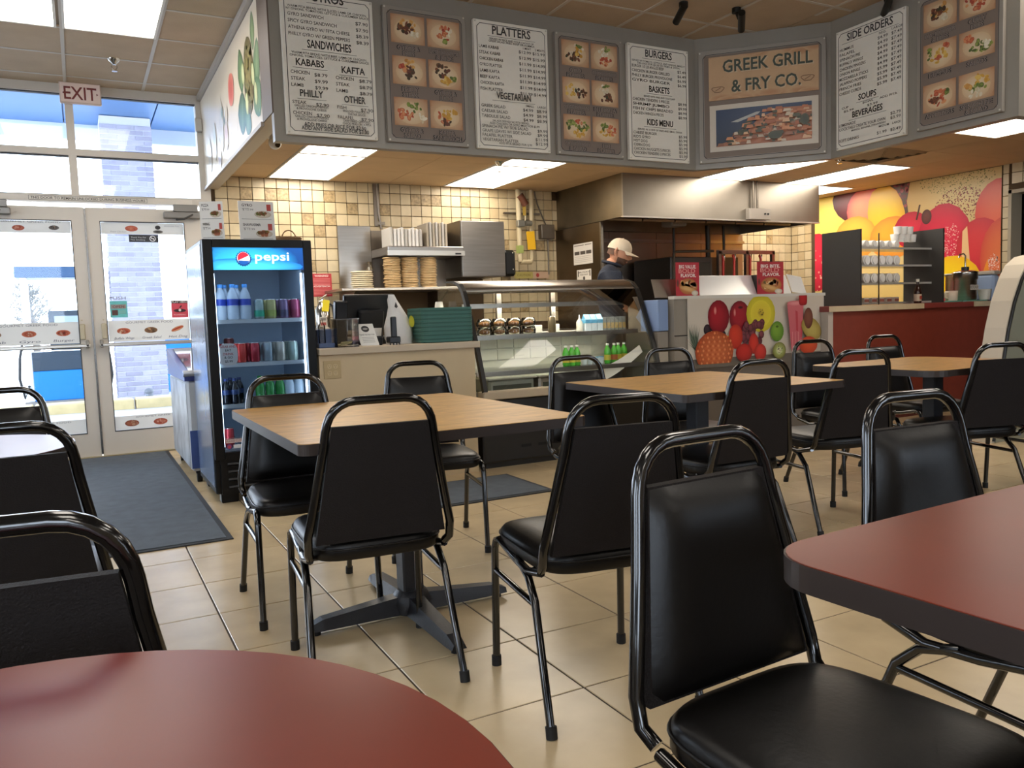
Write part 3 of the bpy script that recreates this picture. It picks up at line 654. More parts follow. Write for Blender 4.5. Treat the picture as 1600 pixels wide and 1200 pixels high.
def photo(t, O, U, w, h, recipe, seed, bgc=('#c9a57c', '#a9764f')):
    s = Print(O, U, (0, 0, 1), clip=(0, w, 0, h)); rd = random.Random(seed)
    s.rect(0, w, 0, h, bgc[1]); s.ell(w*.5, h*.48, w*.62, h*.7, '#d2b48e', bgc[1], n=20, p=2.6); s.ell(w*.5, h*.46, w*.40, h*.40, '#dcc6a2', '#cfae84', n=20)
    for fam, cx, cy, rx, ry, n in recipe:
        for q in range(n):
            a = rd.random()*6.28; g = math.sqrt(rd.random())
            s.ell(w*(cx+rx*g*math.cos(a)), h*(cy+ry*g*math.sin(a)), w*rd.uniform(.03, .09), h*rd.uniform(.035, .08), rd.choice(FD[fam]), rd.choice(FD[fam]), rd.uniform(0, 180), n=9, rings=(0, .6, 1))
    s.build('food_photo', PM, t)
def photoboard(O, U, label, caps, recs, seed):
    t, s = board(O, U, label, False)
    s.rect(.03, BW-.03, .03, BH-.03, '#7a6a5e'); s.frame(.026, BW-.026, .026, BH-.026, .004, '#2c2723', .022)
    O = Vector(O); U = Vector(U)
    for i in range(6):
        r, c = divmod(i, 2); u, v = (.046, .282)[c], (.593, .347, .101)[r]
        cap = caps[i]
        for q, line in enumerate(cap):
            s.text(line, u+.110, v-.038-.033*q, .026, '#2a2521', 'm', .205, bold=.03); s.text(line, u+.110, v-.0375-.033*q, .024, '#94867a', 'm', .20, bold=-.004)
    s.build('captions', PM, t)
    N = U.cross(Vector((0, 0, 1)))
    for i in range(6):
        r, c = divmod(i, 2); u, v = (.046, .282)[c], (.593, .347, .101)[r]
        photo(t, O+U*u+Vector((0, 0, v))+N*.004, U, .219, .168, recs[i], seed+i)
mf = [('fry', .5, .62, .25, .25, 16), ('meat', .42, .55, .25, .2, 22), ('wht', .68, .32, .12, .1, 8)]
photoboard((1.736, YBD, ZB), XU, 'grey photo board captioned gyros, philly steak and kafta sandwich', [('GYROS &', 'FRIES'), ('LAMB SHAWARMA', '& JUICE'), ('PHILLY', 'STEAK'), ('GYROS &', 'JUICE'), ('GYROS &', 'SALAD'), ('KAFTA', 'SANDWICH')],
    [mf, [('red', .5, .5, .25, .3, 20), ('wht', .62, .6, .15, .15, 6), ('grn', .5, .25, .05, .05, 3)], [('fry', .5, .75, .2, .15, 12), ('meat', .52, .45, .22, .25, 18), ('red', .3, .6, .12, .12, 6)], [('meat', .4, .65, .2, .22, 20), ('yel', .55, .3, .18, .12, 10), ('grn', .75, .35, .1, .08, 5)],
     [('red', .32, .42, .22, .2, 18), ('grn', .6, .68, .2, .18, 10), ('wht', .78, .32, .13, .12, 7)], [('red', .42, .45, .18, .28, 14), ('yel', .6, .55, .2, .2, 12), ('meat', .5, .25, .15, .1, 6)]], 100)
pl = [('wht', .55, .6, .25, .25, 10), ('meat', .42, .4, .25, .22, 18), ('yel', .65, .55, .15, .2, 8), ('grn', .6, .8, .12, .08, 5)]
photoboard((2.944, YBD, ZB), XU, 'grey photo board captioned gyro, chicken, kafta and fish platters', [('GYRO', 'PLATTER'), ('CHICKEN KABAB', 'PLATTER'), ('VEGETARIAN', 'PLATTER'), ('BEEF KAFTA', 'PLATTER'), ('GRAPE LEAVES', '& SALAD'), ('FISH', 'PLATTER')],
    [pl, [('wht', .5, .6, .25, .25, 10), ('red', .55, .32, .25, .15, 14), ('grn', .6, .8, .12, .08, 6)], [('yel', .3, .5, .2, .25, 10), ('wht', .5, .55, .1, .1, 6), ('meat', .65, .4, .2, .2, 14)], [('meat', .52, .35, .25, .18, 20), ('wht', .5, .65, .2, .2, 8), ('grn', .55, .8, .1, .08, 4)],
     [('grn', .3, .55, .2, .2, 14), ('grn', .7, .55, .2, .2, 12), ('yel', .55, .3, .25, .15, 10), ('red', .6, .75, .15, .1, 5)], [('yel', .5, .35, .25, .15, 10), ('red', .72, .5, .15, .25, 12), ('grn', .42, .65, .1, .15, 8)]], 200)
photoboard((4.81, 3.452, ZB), (0, -1, 0), 'grey photo board captioned hummus, salads and appetizers', [('HAMBURGER', '& FRIES'), ('CURLY', 'FRIES'), ('HUMMUS',), ('SALADS',), ('APPETIZERS',), ('SPINACH PIE', '& SALAD')],
    [mf, [('red', .5, .55, .35, .35, 40)], [('yel', .5, .45, .3, .25, 14), ('red', .45, .42, .08, .08, 6), ('red', .7, .8, .12, .06, 6), ('grn', .2, .6, .08, .2, 6)], [('grn', .6, .35, .3, .2, 24), ('red', .25, .7, .18, .12, 12), ('wht', .75, .4, .15, .15, 6)],
     [('red', .5, .45, .3, .25, 26), ('meat', .35, .35, .15, .12, 8), ('grn', .75, .6, .1, .1, 4)], [('yel', .6, .65, .25, .2, 14), ('grn', .55, .4, .25, .12, 12), ('wht', .5, .25, .25, .12, 8), ('fry', .3, .5, .12, .15, 6)]], 300)
# restaurant name board on the angled soffit face
U45 = Vector((1, -1, 0)).normalized(); N45 = Vector((-1, -1, 0)).normalized(); O45 = Vector((4.17, 4.82, ZB))+N45*.03+U45*.03; WG = .885
t, s = board(O45, U45, 'grey board with the restaurant name sign over a coastal town photo', False, WG, BH)
s.rect(.04, WG-.04, .035, BH-.035, '#766557'); s.frame(.034, WG-.034, .03, BH-.03, .004, '#2c2723', .022); s.build('border', PM, t)
O = O45+U45*.075+Vector((0, 0, .445))+N45*.004
MB().obox(O+U45*.38+Vector((0, 0, .155)), U45, N45, (0, 0, 1), .38, .003, .155).build('name_plaque', M('plaque_sand', '#bf9a72', .55, var=.1, vs=5), t)
s = Print(O+N45*.0035, U45, (0, 0, 1), clip=(0, .76, 0, .31))
for q in range(26): s.ell(random.uniform(0, .76), random.choice((0, .31))+random.uniform(-.03, .03), .09, .03, '#b07f58', '#bf9a72', n=8)
for dx, c in ((.007, '#c8b08c'), (0, '#3f4538')):
    s.text('GREEK GRILL', .41+dx, .195-dx, .085, c, 'c', .62, bold=.02); s.text('& FRY CO.', .40+dx, .05-dx, .085, c, 'c', .48, bold=.02)
s.build('name_print', PM, t)
for cx, cy in ((.065, .075), (.685, .09)):
    s = Print(O+N45*.009, U45, (0, 0, 1))
    pts = [(cx+.04*math.cos(a)*(1+.25*math.sin(3*a)), cy+.024*math.sin(a)*(1+.2*math.cos(2*a))) for a in [6.283*i/16 for i in range(16)]]
    for i in range(16): s.line(*pts[i], *pts[(i+1) % 16], .005, '#7a5a3c')
    s.line(cx-.02, cy-.01, cx+.02, cy+.012, .005, '#7a5a3c'); s.build('leaf_ornament', PM, t)

O = O45+U45*.078+Vector((0, 0, .075))+N45*.004; WP, HP = .755, .335
s = Print(O, U45, (0, 0, 1), clip=(0, WP, 0, HP)); s.rect(0, WP, 0, HP, '#c4b7a4')
s.clip = (.045, WP-.045, .035, HP-.035); s.rect(0, WP, 0, HP, '#1d2a3c', '#31405a')
s.poly([(0, .02), (WP, .02), (WP, .27), (.52, .275), (.40, .235), (.33, .2), (.26, .12), (.16, .075), (.06, .05)], '#a8694a')
s.poly([(.15, .205), (.33, .262), (.36, .262), (.34, .245), (.2, .2)], '#a9a7a0')
rd = random.Random(4)
for q in range(240):
    x = rd.uniform(.06, WP-.05); y = rd.uniform(.04, .27); lim = .05+(max(0, x-.1)*.85 if x < .36 else .22)
    if y > lim: continue
    w = rd.uniform(.012, .032); g = rd.uniform(.006, .014); c = rd.choice(('#b9744e', '#c98558', '#a45f3f', '#d2a680', '#8d5a40', '#3d4030', '#4a4a36', '#c9b49a', '#b56b45'))
    s.poly([(x-w, y-g), (x+w, y-g), (x+w*.7, y+g), (x-w*.7, y+g)], c)
s.ell(.46, .08, .05, .03, '#33382a', '#40442f'); s.ell(.66, .17, .03, .04, '#33382a', '#40442f')
s.build('coast_photo', PMG, t)

# ------------------------------------------------------------------ fruit mural on the right wall
mw, mh = 2.33, 1.40; fm = Print((XR-.004, 7.275, .985), (0, -1, 0), (0, 0, 1), clip=(0, mw, 0, mh))
fm.rect(0, mw, 0, mh, '#e0c070', '#d8c9a0')
E_ = fm.ell
E_(.10, 1.2, .42, .6, '#f4dc6a', '#ecc95a'); E_(.62, 1.35, .35, .30, '#7a3038', '#4a1d28'); E_(1.30, 1.25, .40, .52, '#5a3f3a', '#3b3833', hx=-.3, hy=.3); fm.dots(1.2, 1.3, .18, .2, 90, .02, ('#8a3540', '#a0444c', '#6b3036'), 5)
E_(.74, 1.18, .26, .26, '#ef9a72', '#d9555a', hx=-.3, hy=.3)
E_(1.90, 1.20, .62, .75, '#dcc48a', '#c9a566', hx=0, hy=.4)
fm.dots(1.85, 1.35, .42, .14, 420, .005, ('#8a8a4a', '#7a6a3c', '#9a8f56'), 7); fm.dots(1.92, 1.0, .34, .26, 700, .006, ('#8a3a34', '#7a2a30', '#a0543c', '#6b2a28'), 8)
E_(2.32, .95, .26, .34, '#e2694a', '#d2453c', hx=.2)
E_(1.02, 1.05, .24, .40, '#f6cf3c', '#e8ae34', 12, hx=.2, hy=.2); E_(.60, .86, .30, .26, '#f5bd4a', '#e8973c', hx=.2, hy=.4); E_(1.1, .82, .30, .24, '#f2b23c', '#e4903a', hy=.4)
E_(.02, .62, .30, .36, '#d92a48', '#b81c38'); fm.dots(.05, .5, .2, .3, 30, .012, ('#f0a090', '#f5c8b0'), 9)
E_(1.34, .88, .22, .20, '#d63348', '#b2223a'); E_(1.72, .62, .34, .50, '#d9304a', '#bb2340', hx=.3, hy=.4); fm.dots(1.80, .72, .10, .18, 160, .005, ('#f0c0b4', '#e79a98', '#f4dccb'), 12)
E_(1.52, 1.0, .06, .08, '#6a3a34', '#4a2a2a'); fm.line(1.40, .98, 1.44, 1.14, .02, '#4a3026')
E_(2.12, .62, .26, .30, '#d83f44', '#c02c3a', hy=.3); fm.poly([(1.92, .40), (2.02, .42), (1.98, .85), (1.93, .8)], '#e8bf8a'); E_(2.36, .50, .24, .40, '#e07a4a', '#d0503e'); fm.dots(2.26, .36, .07, .18, 140, .006, ('#f3d9cc', '#f0b8a8'), 15)
E_(1.82, .22, .34, .34, '#f7d51e', '#edb820', hx=-.2, hy=.2); fm.poly([(2.1, .2), (2.2, .5), (2.24, .2), (2.3, .3), (2.33, .05)], '#e8902f'); E_(2.2, .12, .2, .16, '#ee9a44', '#e2713a'); E_(1.55, .1, .2, .16, '#cf3344', '#b02438')
fm.build('fruit_mural', PMG, label='bright printed fruit mural covering the wall behind the red counter', cat='mural')

# ------------------------------------------------------------------ outside
m_pave = M('wet_pavement', '#9aa0a8', .35, var=.12, vs=1.2, kind='world')
gr = MB().box(-30, 40, YW+.2, 60, -.3, -.03).build('pavement', m_pave, kind='structure')
struct('trim_6', MB().box(XL, XR+.2, YW, 12.15, -.3, -.015), M('concrete_walk', '#b8b5b0', .8, var=.06, kind='world'))
m_ycurb = M('worn_yellow_curb', '#cdbb8c', .8, var=.15, vs=5, kind='world')
for i in range(-4, 6): B('curb_stone', i*1.2-.59, i*1.2+.59, 12.15, 12.5, -.03, .12, m_ycurb, None, .015, label='worn yellow curb stone along the forecourt walkway', cat='curb', group='curb stones outside the doors')
# canopy above the walkway
m_can = M('blue_grey_canopy', '#5b82b2', .5)
cn = thing('canopy', 'blue-grey flat canopy roof outside the doors', 'canopy', (0, 11.2, 4.25))
for i in range(-3, 6): B('soffit_panel', i*1.2+.01, i*1.2+1.19, 8.0, 14.4, 4.25, 4.3, m_can, cn)
B('roof', -3.8, 7.3, 7.9, 14.5, 4.3, 4.65, m_can, cn); B('fascia', -3.8, 7.3, 14.4, 14.5, 4.02, 4.3, M('canopy_fascia', '#c9d3de', .5), cn)
t = thing('canopy_light', 'recessed rectangular light in the canopy underside', 'light', (.1, 11.3, 4.22)); B('housing', -.5, .6, 11.0, 11.7, 4.226, 4.25, M('canopy_light_frame', '#8e9db0', .5), t); B('lens', -.42, .52, 11.07, 11.63, 4.216, 4.226, M('canopy_lens', '#cfdcea', .3), t)
# brick pier, built brick by brick
px, py = .45, 13.65; pw = .72
pier = thing('brick_pier', 'haze-paled brick canopy pier standing outside the doors', 'pier', (px+pw/2, py+pw/2, -.03))
m_mort = M('pale_mortar', '#d5d6de', .9); bm_ = [M('pier_brick_hazed_%d' % i, c, .8, var=.08, vs=9, kind='world') for i, c in enumerate(('#aeacbd', '#b8b5c4', '#a2a0b2'))]  # brick tints lightened to carry the bloom of the bright outdoors
B('core', px+.012, px+pw-.012, py+.012, py+pw-.012, -.03, 4.24, m_mort, pier)
bl, bh = pw/3, .072; rd = random.Random(9); inv = chain_inv(pier); cache = {}
def brick(xa, xb, z, side):
    k = (round(xb-xa, 3), side, rd.randrange(3))
    if k not in cache:
        w = k[0]/2-.005; b = MB().box(-w, w, 0, .1, 0, bh-.011, .003) if side == 0 else MB().box(0, .1, -w, w, 0, bh-.011, .003)
        me = b.mesh('brick'); me.materials.append(bm_[k[2]]); cache[k] = me
    o = bpy.data.objects.new('brick', cache[k]); COL.objects.link(o); o.parent = pier
    o.location = inv @ Vector(((xa+xb)/2, py, z) if side == 0 else (px, (xa+xb)/2, z))
for r in range(56):
    z = -.02+r*.0755; off = 0 if r % 2 == 0 else bl/2
    e = [0]+[off+bl*i for i in range(4) if 0 < off+bl*i < pw-.01]+[pw]
    for i in range(len(e)-1):
        if r < 55: brick(px+e[i], px+e[i+1], z, 0)
    if r % 1 == 0 and r < 42: brick(py+.1, py+pw, z, 1)
# fuel dispenser
d = thing('fuel_dispenser', 'blue and white fuel dispenser on the forecourt', 'fuel dispenser', (-.2, 13.95, -.03)); x0, x1, y0, y1 = -.72, .20, 13.7, 14.25
m_w = M('dispenser_white', '#dfe5ee', .4); m_b = M('dispenser_blue', '#1f7fd6', .4); m_dk = M('dispenser_dark', '#33414f', .4)
B('plinth', x0-.05, x1+.05, y0-.03, y1+.03, -.03, .06, M('plinth_grey', '#8a8580', .7), d); B('lower_panel', x0+.08, x1-.02, y0, y1, .06, .50, m_b, d, .01); B('middle_panel', x0+.08, x1-.02, y0, y1, .50, .78, m_dk, d, .01)
B('post', x0, x0+.08, y0, y1, .06, 1.9, m_w, d, .01); B('post', x1-.02, x1+.06, y0, y1, .06, 1.9, m_w, d, .01); B('header', x0-.06, x1+.1, y0-.03, y1+.03, 1.86, 2.02, M('header_blue', '#35587f', .4), d, .01)
B('pump_head', x0+.32, x1-.04, y0+.05, y1-.05, .80, 1.38, m_dk, d, .02); B('display', x0+.40, x1-.12, y0+.04, y0+.05, 1.12, 1.3, M('display_grey', '#9fb0bd', .3), d); B('keypad', x0+.42, x1-.3, y0+.04, y0+.05, .9, 1.05, m_w, d)
MB().tube([(x0-.01, y0, 1.0), (x0-.07, y0-.06, .7), (x0-.09, y0-.08, .4), (x0-.04, y0-.05, .12), (x0+.02, y0-.02, .3)], .018, 8).build('hose', M('rubber_black', '#1d1f22', .6), d)
MB().tube([(x1+.1, y0, 1.0), (x1+.17, y0-.06, .7), (x1+.19, y0-.08, .4), (x1+.14, y0-.05, .15)], .018, 8).build('hose', M('rubber_black'), d)
# blue recycling bin behind the pier, small hydrant
b = thing('recycling_bin', 'slanted blue bin behind the brick pier', 'bin', (1.5, 15.5, -.03)); MB().prism([(1.25, 15.2, -.03), (1.62, 15.2, .0), (1.58, 15.2, .55), (1.78, 15.2, .78), (1.56, 15.2, .98), (1.25, 15.2, 1.1)], (0, .5, 0)).build('body', m_b, b)
MB().box(1.23, 1.60, 15.18, 15.72, 1.1, 1.13, .01).build('lid', M('bin_lid_blue', '#2d6fb4', .4), b)
t = thing('standpipe', 'small grey standpipe at the foot of the brick pier', 'standpipe', (.85, 13.2, -.03)); MB().cyl((.85, 13.2, -.03), (.85, 13.2, .13), .05).build('pipe', M('standpipe_grey', '#777c84', .6), t); MB().ell((.85, 13.2, .14), (.065, .065, .05)).build('cap', M('standpipe_grey'), t)
# parked car far off, snow banks, bare trees
def tree(x, y, h, seed, label, dense):
    rd = random.Random(seed); t = thing('bare_tree', label, 'tree', (x, y, -.03), 0, 'winter trees across the forecourt'); tr = MB(); tw = MB()
    tr.tube([(x, y, -.03), (x+.05, y, h*.35), (x-.05, y, h*.6)], [.16, .12, .07], 8)
    for i in range(dense):
        a = rd.random()*6.28; z = h*rd.uniform(.12, .75); L = h*rd.uniform(.16, .34)*(1.15-z/h); e = Vector((x+L*math.cos(a), y+L*math.sin(a)*.6, z+L*rd.uniform(.2, .9)))
        tw.tube([(x, y, z), tuple((Vector((x, y, z))+e)/2+Vector((0, 0, .1))), tuple(e)], [.03, .02, .008], 4)
        for k in range(7):
            b0 = Vector((x, y, z)).lerp(e, rd.uniform(.3, 1)); q = b0+Vector((rd.uniform(-.6, .6), rd.uniform(-.4, .4), rd.uniform(-.1, .7))); tw.tube([tuple(b0), tuple(q)], [.014, .006], 3)
    tr.build('trunk', M('bark_grey', '#55504c', .9), t); tw.build('branches', M('twig_grey', '#66655f', .9), t)
tree(-3.1, 24, 5.2, 1, 'dense leafless tree behind the fuel dispenser', 70); tree(-1.2, 27, 3.0, 2, 'low leafless shrub tree seen under the dispenser header', 34); tree(6.2, 22, 5.5, 3, 'thin leafless tree beyond the brick pier', 20)
m_snow = M('snow', '#f2f5fa', .8, bump=.3, bs=3)
for x, y, rx, ry, rz, l in ((-5.5, 31, 6, 2, .9, 'ploughed snow bank under the leafless trees'), (8, 30, 5, 2, .7, 'low snow bank beyond the brick pier')):
    MB().ell((x, y, -.05), (rx, ry, rz), 24, 10).build('snow_bank', m_snow, label=l, cat='snow')
c = thing('parked_car', 'small red car parked beyond the fuel dispenser', 'car', (-3.2, 20, -.03)); mr = M('car_red', '#9c4a48', .3, coat=.5)
MB().prism([(-4.4, 19.2, .3), (-2.2, 19.2, .3), (-2.15, 19.2, .75), (-2.6, 19.2, .85), (-2.9, 19.2, 1.25), (-3.9, 19.2, 1.25), (-4.3, 19.2, .85)], (0, 1.6, 0)).build('body', mr, c); MB().prism([(-2.72, 19.19, .88), (-2.95, 19.19, 1.2), (-3.85, 19.19, 1.2), (-4.15, 19.19, .88)], (0, -.01, 0)).build('side_window', m_dk, c)
for x in (-3.9, -2.65): MB().cyl((x, 19.15, .28), (x, 19.35, .28), .31).build('wheel', M('rubber_black'), c)
# ------------------------------------------------------------------ dining chairs
m_tube = M('gloss_black_tube', '#0b0a0a', .16, 0., coat=.4, spec=.6)
m_vinyl = M('black_vinyl', '#0d0b0a', .36, bump=.04, bs=90, spec=.33)
m_back = M('black_back_fabric', '#201c1b', .7, bump=.3, bs=300, spec=.15)
m_foot = M('rubber_foot', '#0a0a0a', .7)
def arch():
    pts = [(-.197, -.165, .405), (-.203, -.192, .425), (-.203, -.203, .47)]
    zs = [(.55, -.187, -.216), (.65, -.168, -.232), (.72, -.155, -.245), (.765, -.149, -.251)]
    pts += [(x, y, z) for z, x, y in zs]
    for i in range(1, 7):
        a = math.radians(180-15*i); pts.append((-.067+.08*math.cos(a), -.251-.011*math.sin(a), .765+.08*math.sin(a)))
    return pts+[(0, -.262, .845)]+[(-x, y, z) for x, y, z in pts[::-1]]
def lean(z): return -.203-(z-.47)*.163
def make_chair(name, label):
    t = thing(name, label, 'chair', group='black stacking dining chairs')
    MB().tube(arch(), .0125, 10).build('back_frame', m_tube, t, local=True)
    for s in (-1, 1):
        MB().tube([(s*.196, -.16, .395), (s*.198, -.06, .372), (s*.2, .06, .385), (s*.204, .16, .405), (s*.206, .19, .395), (s*.207, .205, .365), (s*.21, .22, .012)], .0115, 8).build('leg', m_tube, t, local=True)
        MB().tube([(s*.198, .02, .388), (s*.2, -.07, .36), (s*.203, -.125, .31), (s*.215, -.25, .012)], .0115, 8).build('leg', m_tube, t, local=True)
        MB().cyl((s*.21, .22, 0), (s*.21, .22, .03), .015, n=10).build('rubber_foot', m_foot, t, local=True)
        MB().cyl((s*.215, -.252, 0), (s*.2145, -.245, .03), .015, n=10).build('rubber_foot', m_foot, t, local=True)
        MB().tube([(s*.207, .211, .30), (s*.203, -.128, .30)], .009, 8).build('stretcher', m_tube, t, local=True)
    MB().tube([(-.2, .15, .395), (.2, .15, .395)], .01, 8).build('seat_rail', m_tube, t, local=True); MB().tube([(-.198, -.1, .385), (.198, -.1, .385)], .01, 8).build('seat_rail', m_tube, t, local=True)
    # seat cushion: rounded trapezoid with a soft top
    def outline(k, n=44):
        o = []
        for i in range(n):
            a = 2*math.pi*i/n; c, q = math.cos(a), math.sin(a); e = 2/4.6
            x = math.copysign(abs(c)**e, c); y = math.copysign(abs(q)**e, q); w = .192+.022*(y+1)/2
            o.append((x*w*k, .015+y*.215*k))
        return o
    sm = MB(); prev = None; n = 44; vs = []
    prof = [(.965, .390), (1.0, .398), (1.0, .420), (.985, .435), (.95, .444), (.86, .450), (.6, .455), (.3, .457), (.004, .4575)]
    for k, z in prof: vs += [(x, y, z) for x, y in outline(k)]
    sm.add(vs, [(r*n+i, r*n+(i+1) % n, (r+1)*n+(i+1) % n, (r+1)*n+i) for r in range(len(prof)-1) for i in range(n)], True)
    sm.add([(x, y, .390) for x, y in outline(.965)], [tuple(range(n))[::-1]]); sm.build('seat', m_vinyl, t, local=True)
    MB().tube([(x, y, .424) for x, y in outline(1.004)], .0035, 5, True).build('seat_piping', m_vinyl, t, local=True)
    # padded backrest and flat rear cover
    def bp(u, v):
        z = .450+(.775-.450)*v; w = .192-(z-.462)*.155-.012; b = (1-(2*u-1)**6)*(1-(2*v-1)**8)
        return ((2*u-1)*w, lean(z)+.006+.026*b, z)
    MB().grid(bp, 14, 16).build('backrest', m_vinyl, t, local=True)
    def rc(z, d): w = .192-(z-.462)*.155-.010; return [(-w, lean(z)+d, z), (w, lean(z)+d, z)]
    a, b, c, d = rc(.448, .007), rc(.777, .007), rc(.448, -.012), rc(.777, -.012)
    MB().add([*a, *b, *c, *d], [(0, 1, 3, 2), (4, 6, 7, 5), (0, 4, 5, 1), (2, 3, 7, 6), (0, 2, 6, 4), (1, 5, 7, 3)]).build('rear_cover', m_back, t, local=True)
    return t
CH = [  # x, y, turn in degrees, label
 (.735, 2.375, -6, 'black chair pushed under the oak table by the drinks cooler, back over the table edge'),
 (1.225, 1.906, -9.3, 'black chair pulled out at an angle from the oak table by the drinks cooler'),
 (.712, 3.06, 178, 'black chair between the oak table and the drinks cooler'),
 (1.40, 3.50, 168, 'black chair between the oak table and the beige service counter'),
 (2.15, 3.125, 181, 'black chair in front of the glass display case, behind the middle oak table'),
 (2.87, 3.34, 175, 'black chair behind the middle oak table, in front of the pineapple picture'),
 (2.37, 2.625, -2, 'black chair on the dining side of the middle oak table, overlapping its edge'),
 (3.19, 2.77, -12, 'black chair beyond the end of the middle oak table, its seat catching the light'),
 (3.92, 3.27, 174, 'black chair in front of the smoothie picture, behind the far oak table'),
 (4.66, 3.33, 176, 'black chair directly in front of the red counter'),
 (3.93, 2.56, -16, 'black chair on the dining side of the far oak table, beside the cream partition'),
 (.929, .790, 184, 'black chair with its vinyl seat fully visible at the corner of the red rectangular table'),
 (1.65, .945, 176, 'black chair tucked behind the far edge of the red rectangular table'),
 (-.29, 3.33, 180, 'black chair between the round table by the doors and the entrance mat'),
 (-.185, 2.40, 1, 'black chair drawn up to the daylit round table by the doors'),
 (-.085, 1.30, -6, 'black chair standing next to the red round table with its back against it'),
 (4.62, 2.50, -14, 'black chair partly hidden beyond the chair beside the cream partition'),
]
c0 = make_chair('dining_chair', CH[0][3]); c0.location = (CH[0][0], CH[0][1], 0); c0.rotation_euler = (0, 0, math.radians(CH[0][2]))
for x, y, a, l in CH[1:]: dup(c0, (x, y, 0), math.radians(a), l)

# ------------------------------------------------------------------ tables
m_oak = WOOD('oak_laminate', '#c4954c', '#a57a3a', 7., .33); m_oak.node_tree.nodes['Principled BSDF'].inputs['Specular IOR Level'].default_value = .32; m_edge = M('dark_brown_edge', '#2b211c', .4)
m_cherry = M('cherry_laminate', '#6e2a1c', .31, var=.09, vs=5, spec=.34); m_iron = M('black_iron', '#15151a', .42, bump=.1, bs=150)
def pedestal(t, cx, cy, ax, ay, zt, rot=0.):
    MB().box(cx-.038, cx+.038, cy-.038, cy+.038, .06, zt-.03, .006).build('column', m_iron, t)
    MB().box(cx-.16, cx+.16, cy-.16, cy+.16, zt-.032, zt-.024).build('top_plate', m_iron, t)
    MB().lathe([(.07, .02), (.075, .06), (.06, .09), (.05, .1)], (cx, cy, 0), 14).build('hub', m_iron, t)
    for dx, dy, L in ((1, 0, ax), (-1, 0, ax), (0, 1, ay), (0, -1, ay)):
        ra = math.radians(rot); dx, dy = dx*math.cos(ra)-dy*math.sin(ra), dx*math.sin(ra)+dy*math.cos(ra)
        d = Vector((dx, dy, 0)); n = Vector((-dy, dx, 0)); c = Vector((cx, cy, 0)); a = MB(); vs = []
        for r, w, z0, z1 in ((.03, .04, .02, .085), (.12, .036, .02, .075), (L-.05, .030, .018, .055), (L, .026, .018, .035)):
            vs += [c+d*r-n*w+Vector((0, 0, z0)), c+d*r+n*w+Vector((0, 0, z0)), c+d*r+n*w*.7+Vector((0, 0, z1)), c+d*r-n*w*.7+Vector((0, 0, z1))]
        fs = [(0, 1, 2, 3), (15, 14, 13, 12)]
        for k in range(3): fs += [(k*4+i, k*4+4+i, k*4+4+(i+1) % 4, k*4+(i+1) % 4) for i in range(4)]
        a.add(vs, fs); a.build('base_arm', m_iron, t)
        g = c+d*(L-.03); MB().cyl((g.x, g.y, 0), (g.x, g.y, .022), .016, n=8).build('glide', m_foot, t)
def table(name, label, poly, mtop, cx, cy, ax, ay, zt=.735, th=.032, rot=0.):
    t = thing(name, label, 'table', (cx, cy, 0), 0, 'dining tables')
    MB().prism([(x, y, zt-.0012) for x, y in poly], (0, 0, .0012)).build('table_top', mtop, t)
    gx = sum(p[0] for p in poly)/len(poly); gy = sum(p[1] for p in poly)/len(poly)
    MB().prism([(gx+(x-gx)*1.004, gy+(y-gy)*1.004, zt-th) for x, y in poly], (0, 0, th-.0014)).build('edge_band', m_edge, t)
    pedestal(t, cx, cy, ax, ay, zt, rot); return t
table('oak_table', 'rectangular oak table beside the drinks cooler', rrect(.495, 1.405, 2.158, 3.265, .025), m_oak, .985, 2.70, .375, .42)
table('oak_table', 'rectangular oak table in front of the glass display case', rrect(2.03, 2.92, 2.425, 3.31, .025), m_oak, 2.47, 2.87, .34, .36)
table('oak_table', 'oak table with rounded corners in front of the red counter', rrect(3.52, 4.46, 2.42, 3.19, .09), m_oak, 4.05, 2.80, .34, .34)
ang = math.radians(3); q = rrect(0, 1.2, -.78, 0, .085, 8); q = [(.772+x*math.cos(ang)-y*math.sin(ang), .782+x*math.sin(ang)+y*math.cos(ang)) for x, y in q]
table('red_table', 'red laminate rectangular table with a thick black edge', q, m_cherry, 1.36, .42, .34, .34, th=.036)
def circ(cx, cy, r, n=56): return [(cx+r*math.cos(2*math.pi*i/n), cy+r*math.sin(2*math.pi*i/n)) for i in range(n)]
table('round_table', 'round red laminate table with a bare top, beside the chair turned away from it', circ(-.115, .535, .368), m_cherry, -.115, .535, .28, .28)
table('round_table', 'round red table near the double doors whose top mirrors the daylight', circ(-.385, 2.72, .35), m_cherry, -.385, 2.72, .28, .28, rot=45)

# ------------------------------------------------------------------ floor mats
m_mat = M('charcoal_mat', '#565d64', .95, bump=.5, bs=260, var=.12, vs=14, kind='world'); m_mate = M('mat_rubber_edge', '#26282b', .7)
def fmat(x0, x1, y0, y1, label):
    t = thing('floor_mat', label, 'mat', ((x0+x1)/2, (y0+y1)/2, 0), 0, 'charcoal floor mats')
    MB().box(x0, x1, y0, y1, 0, .006).build('rubber_border', m_mate, t); MB().box(x0+.03, x1-.03, y0+.03, y1-.03, .004, .010).build('pile', m_mat, t)
fmat(-.75, .605, 4.17, 7.56, 'large charcoal entrance mat in front of the double doors'); fmat(1.25, 2.47, 4.16, 4.80, 'charcoal mat on the floor along the beige service counter')

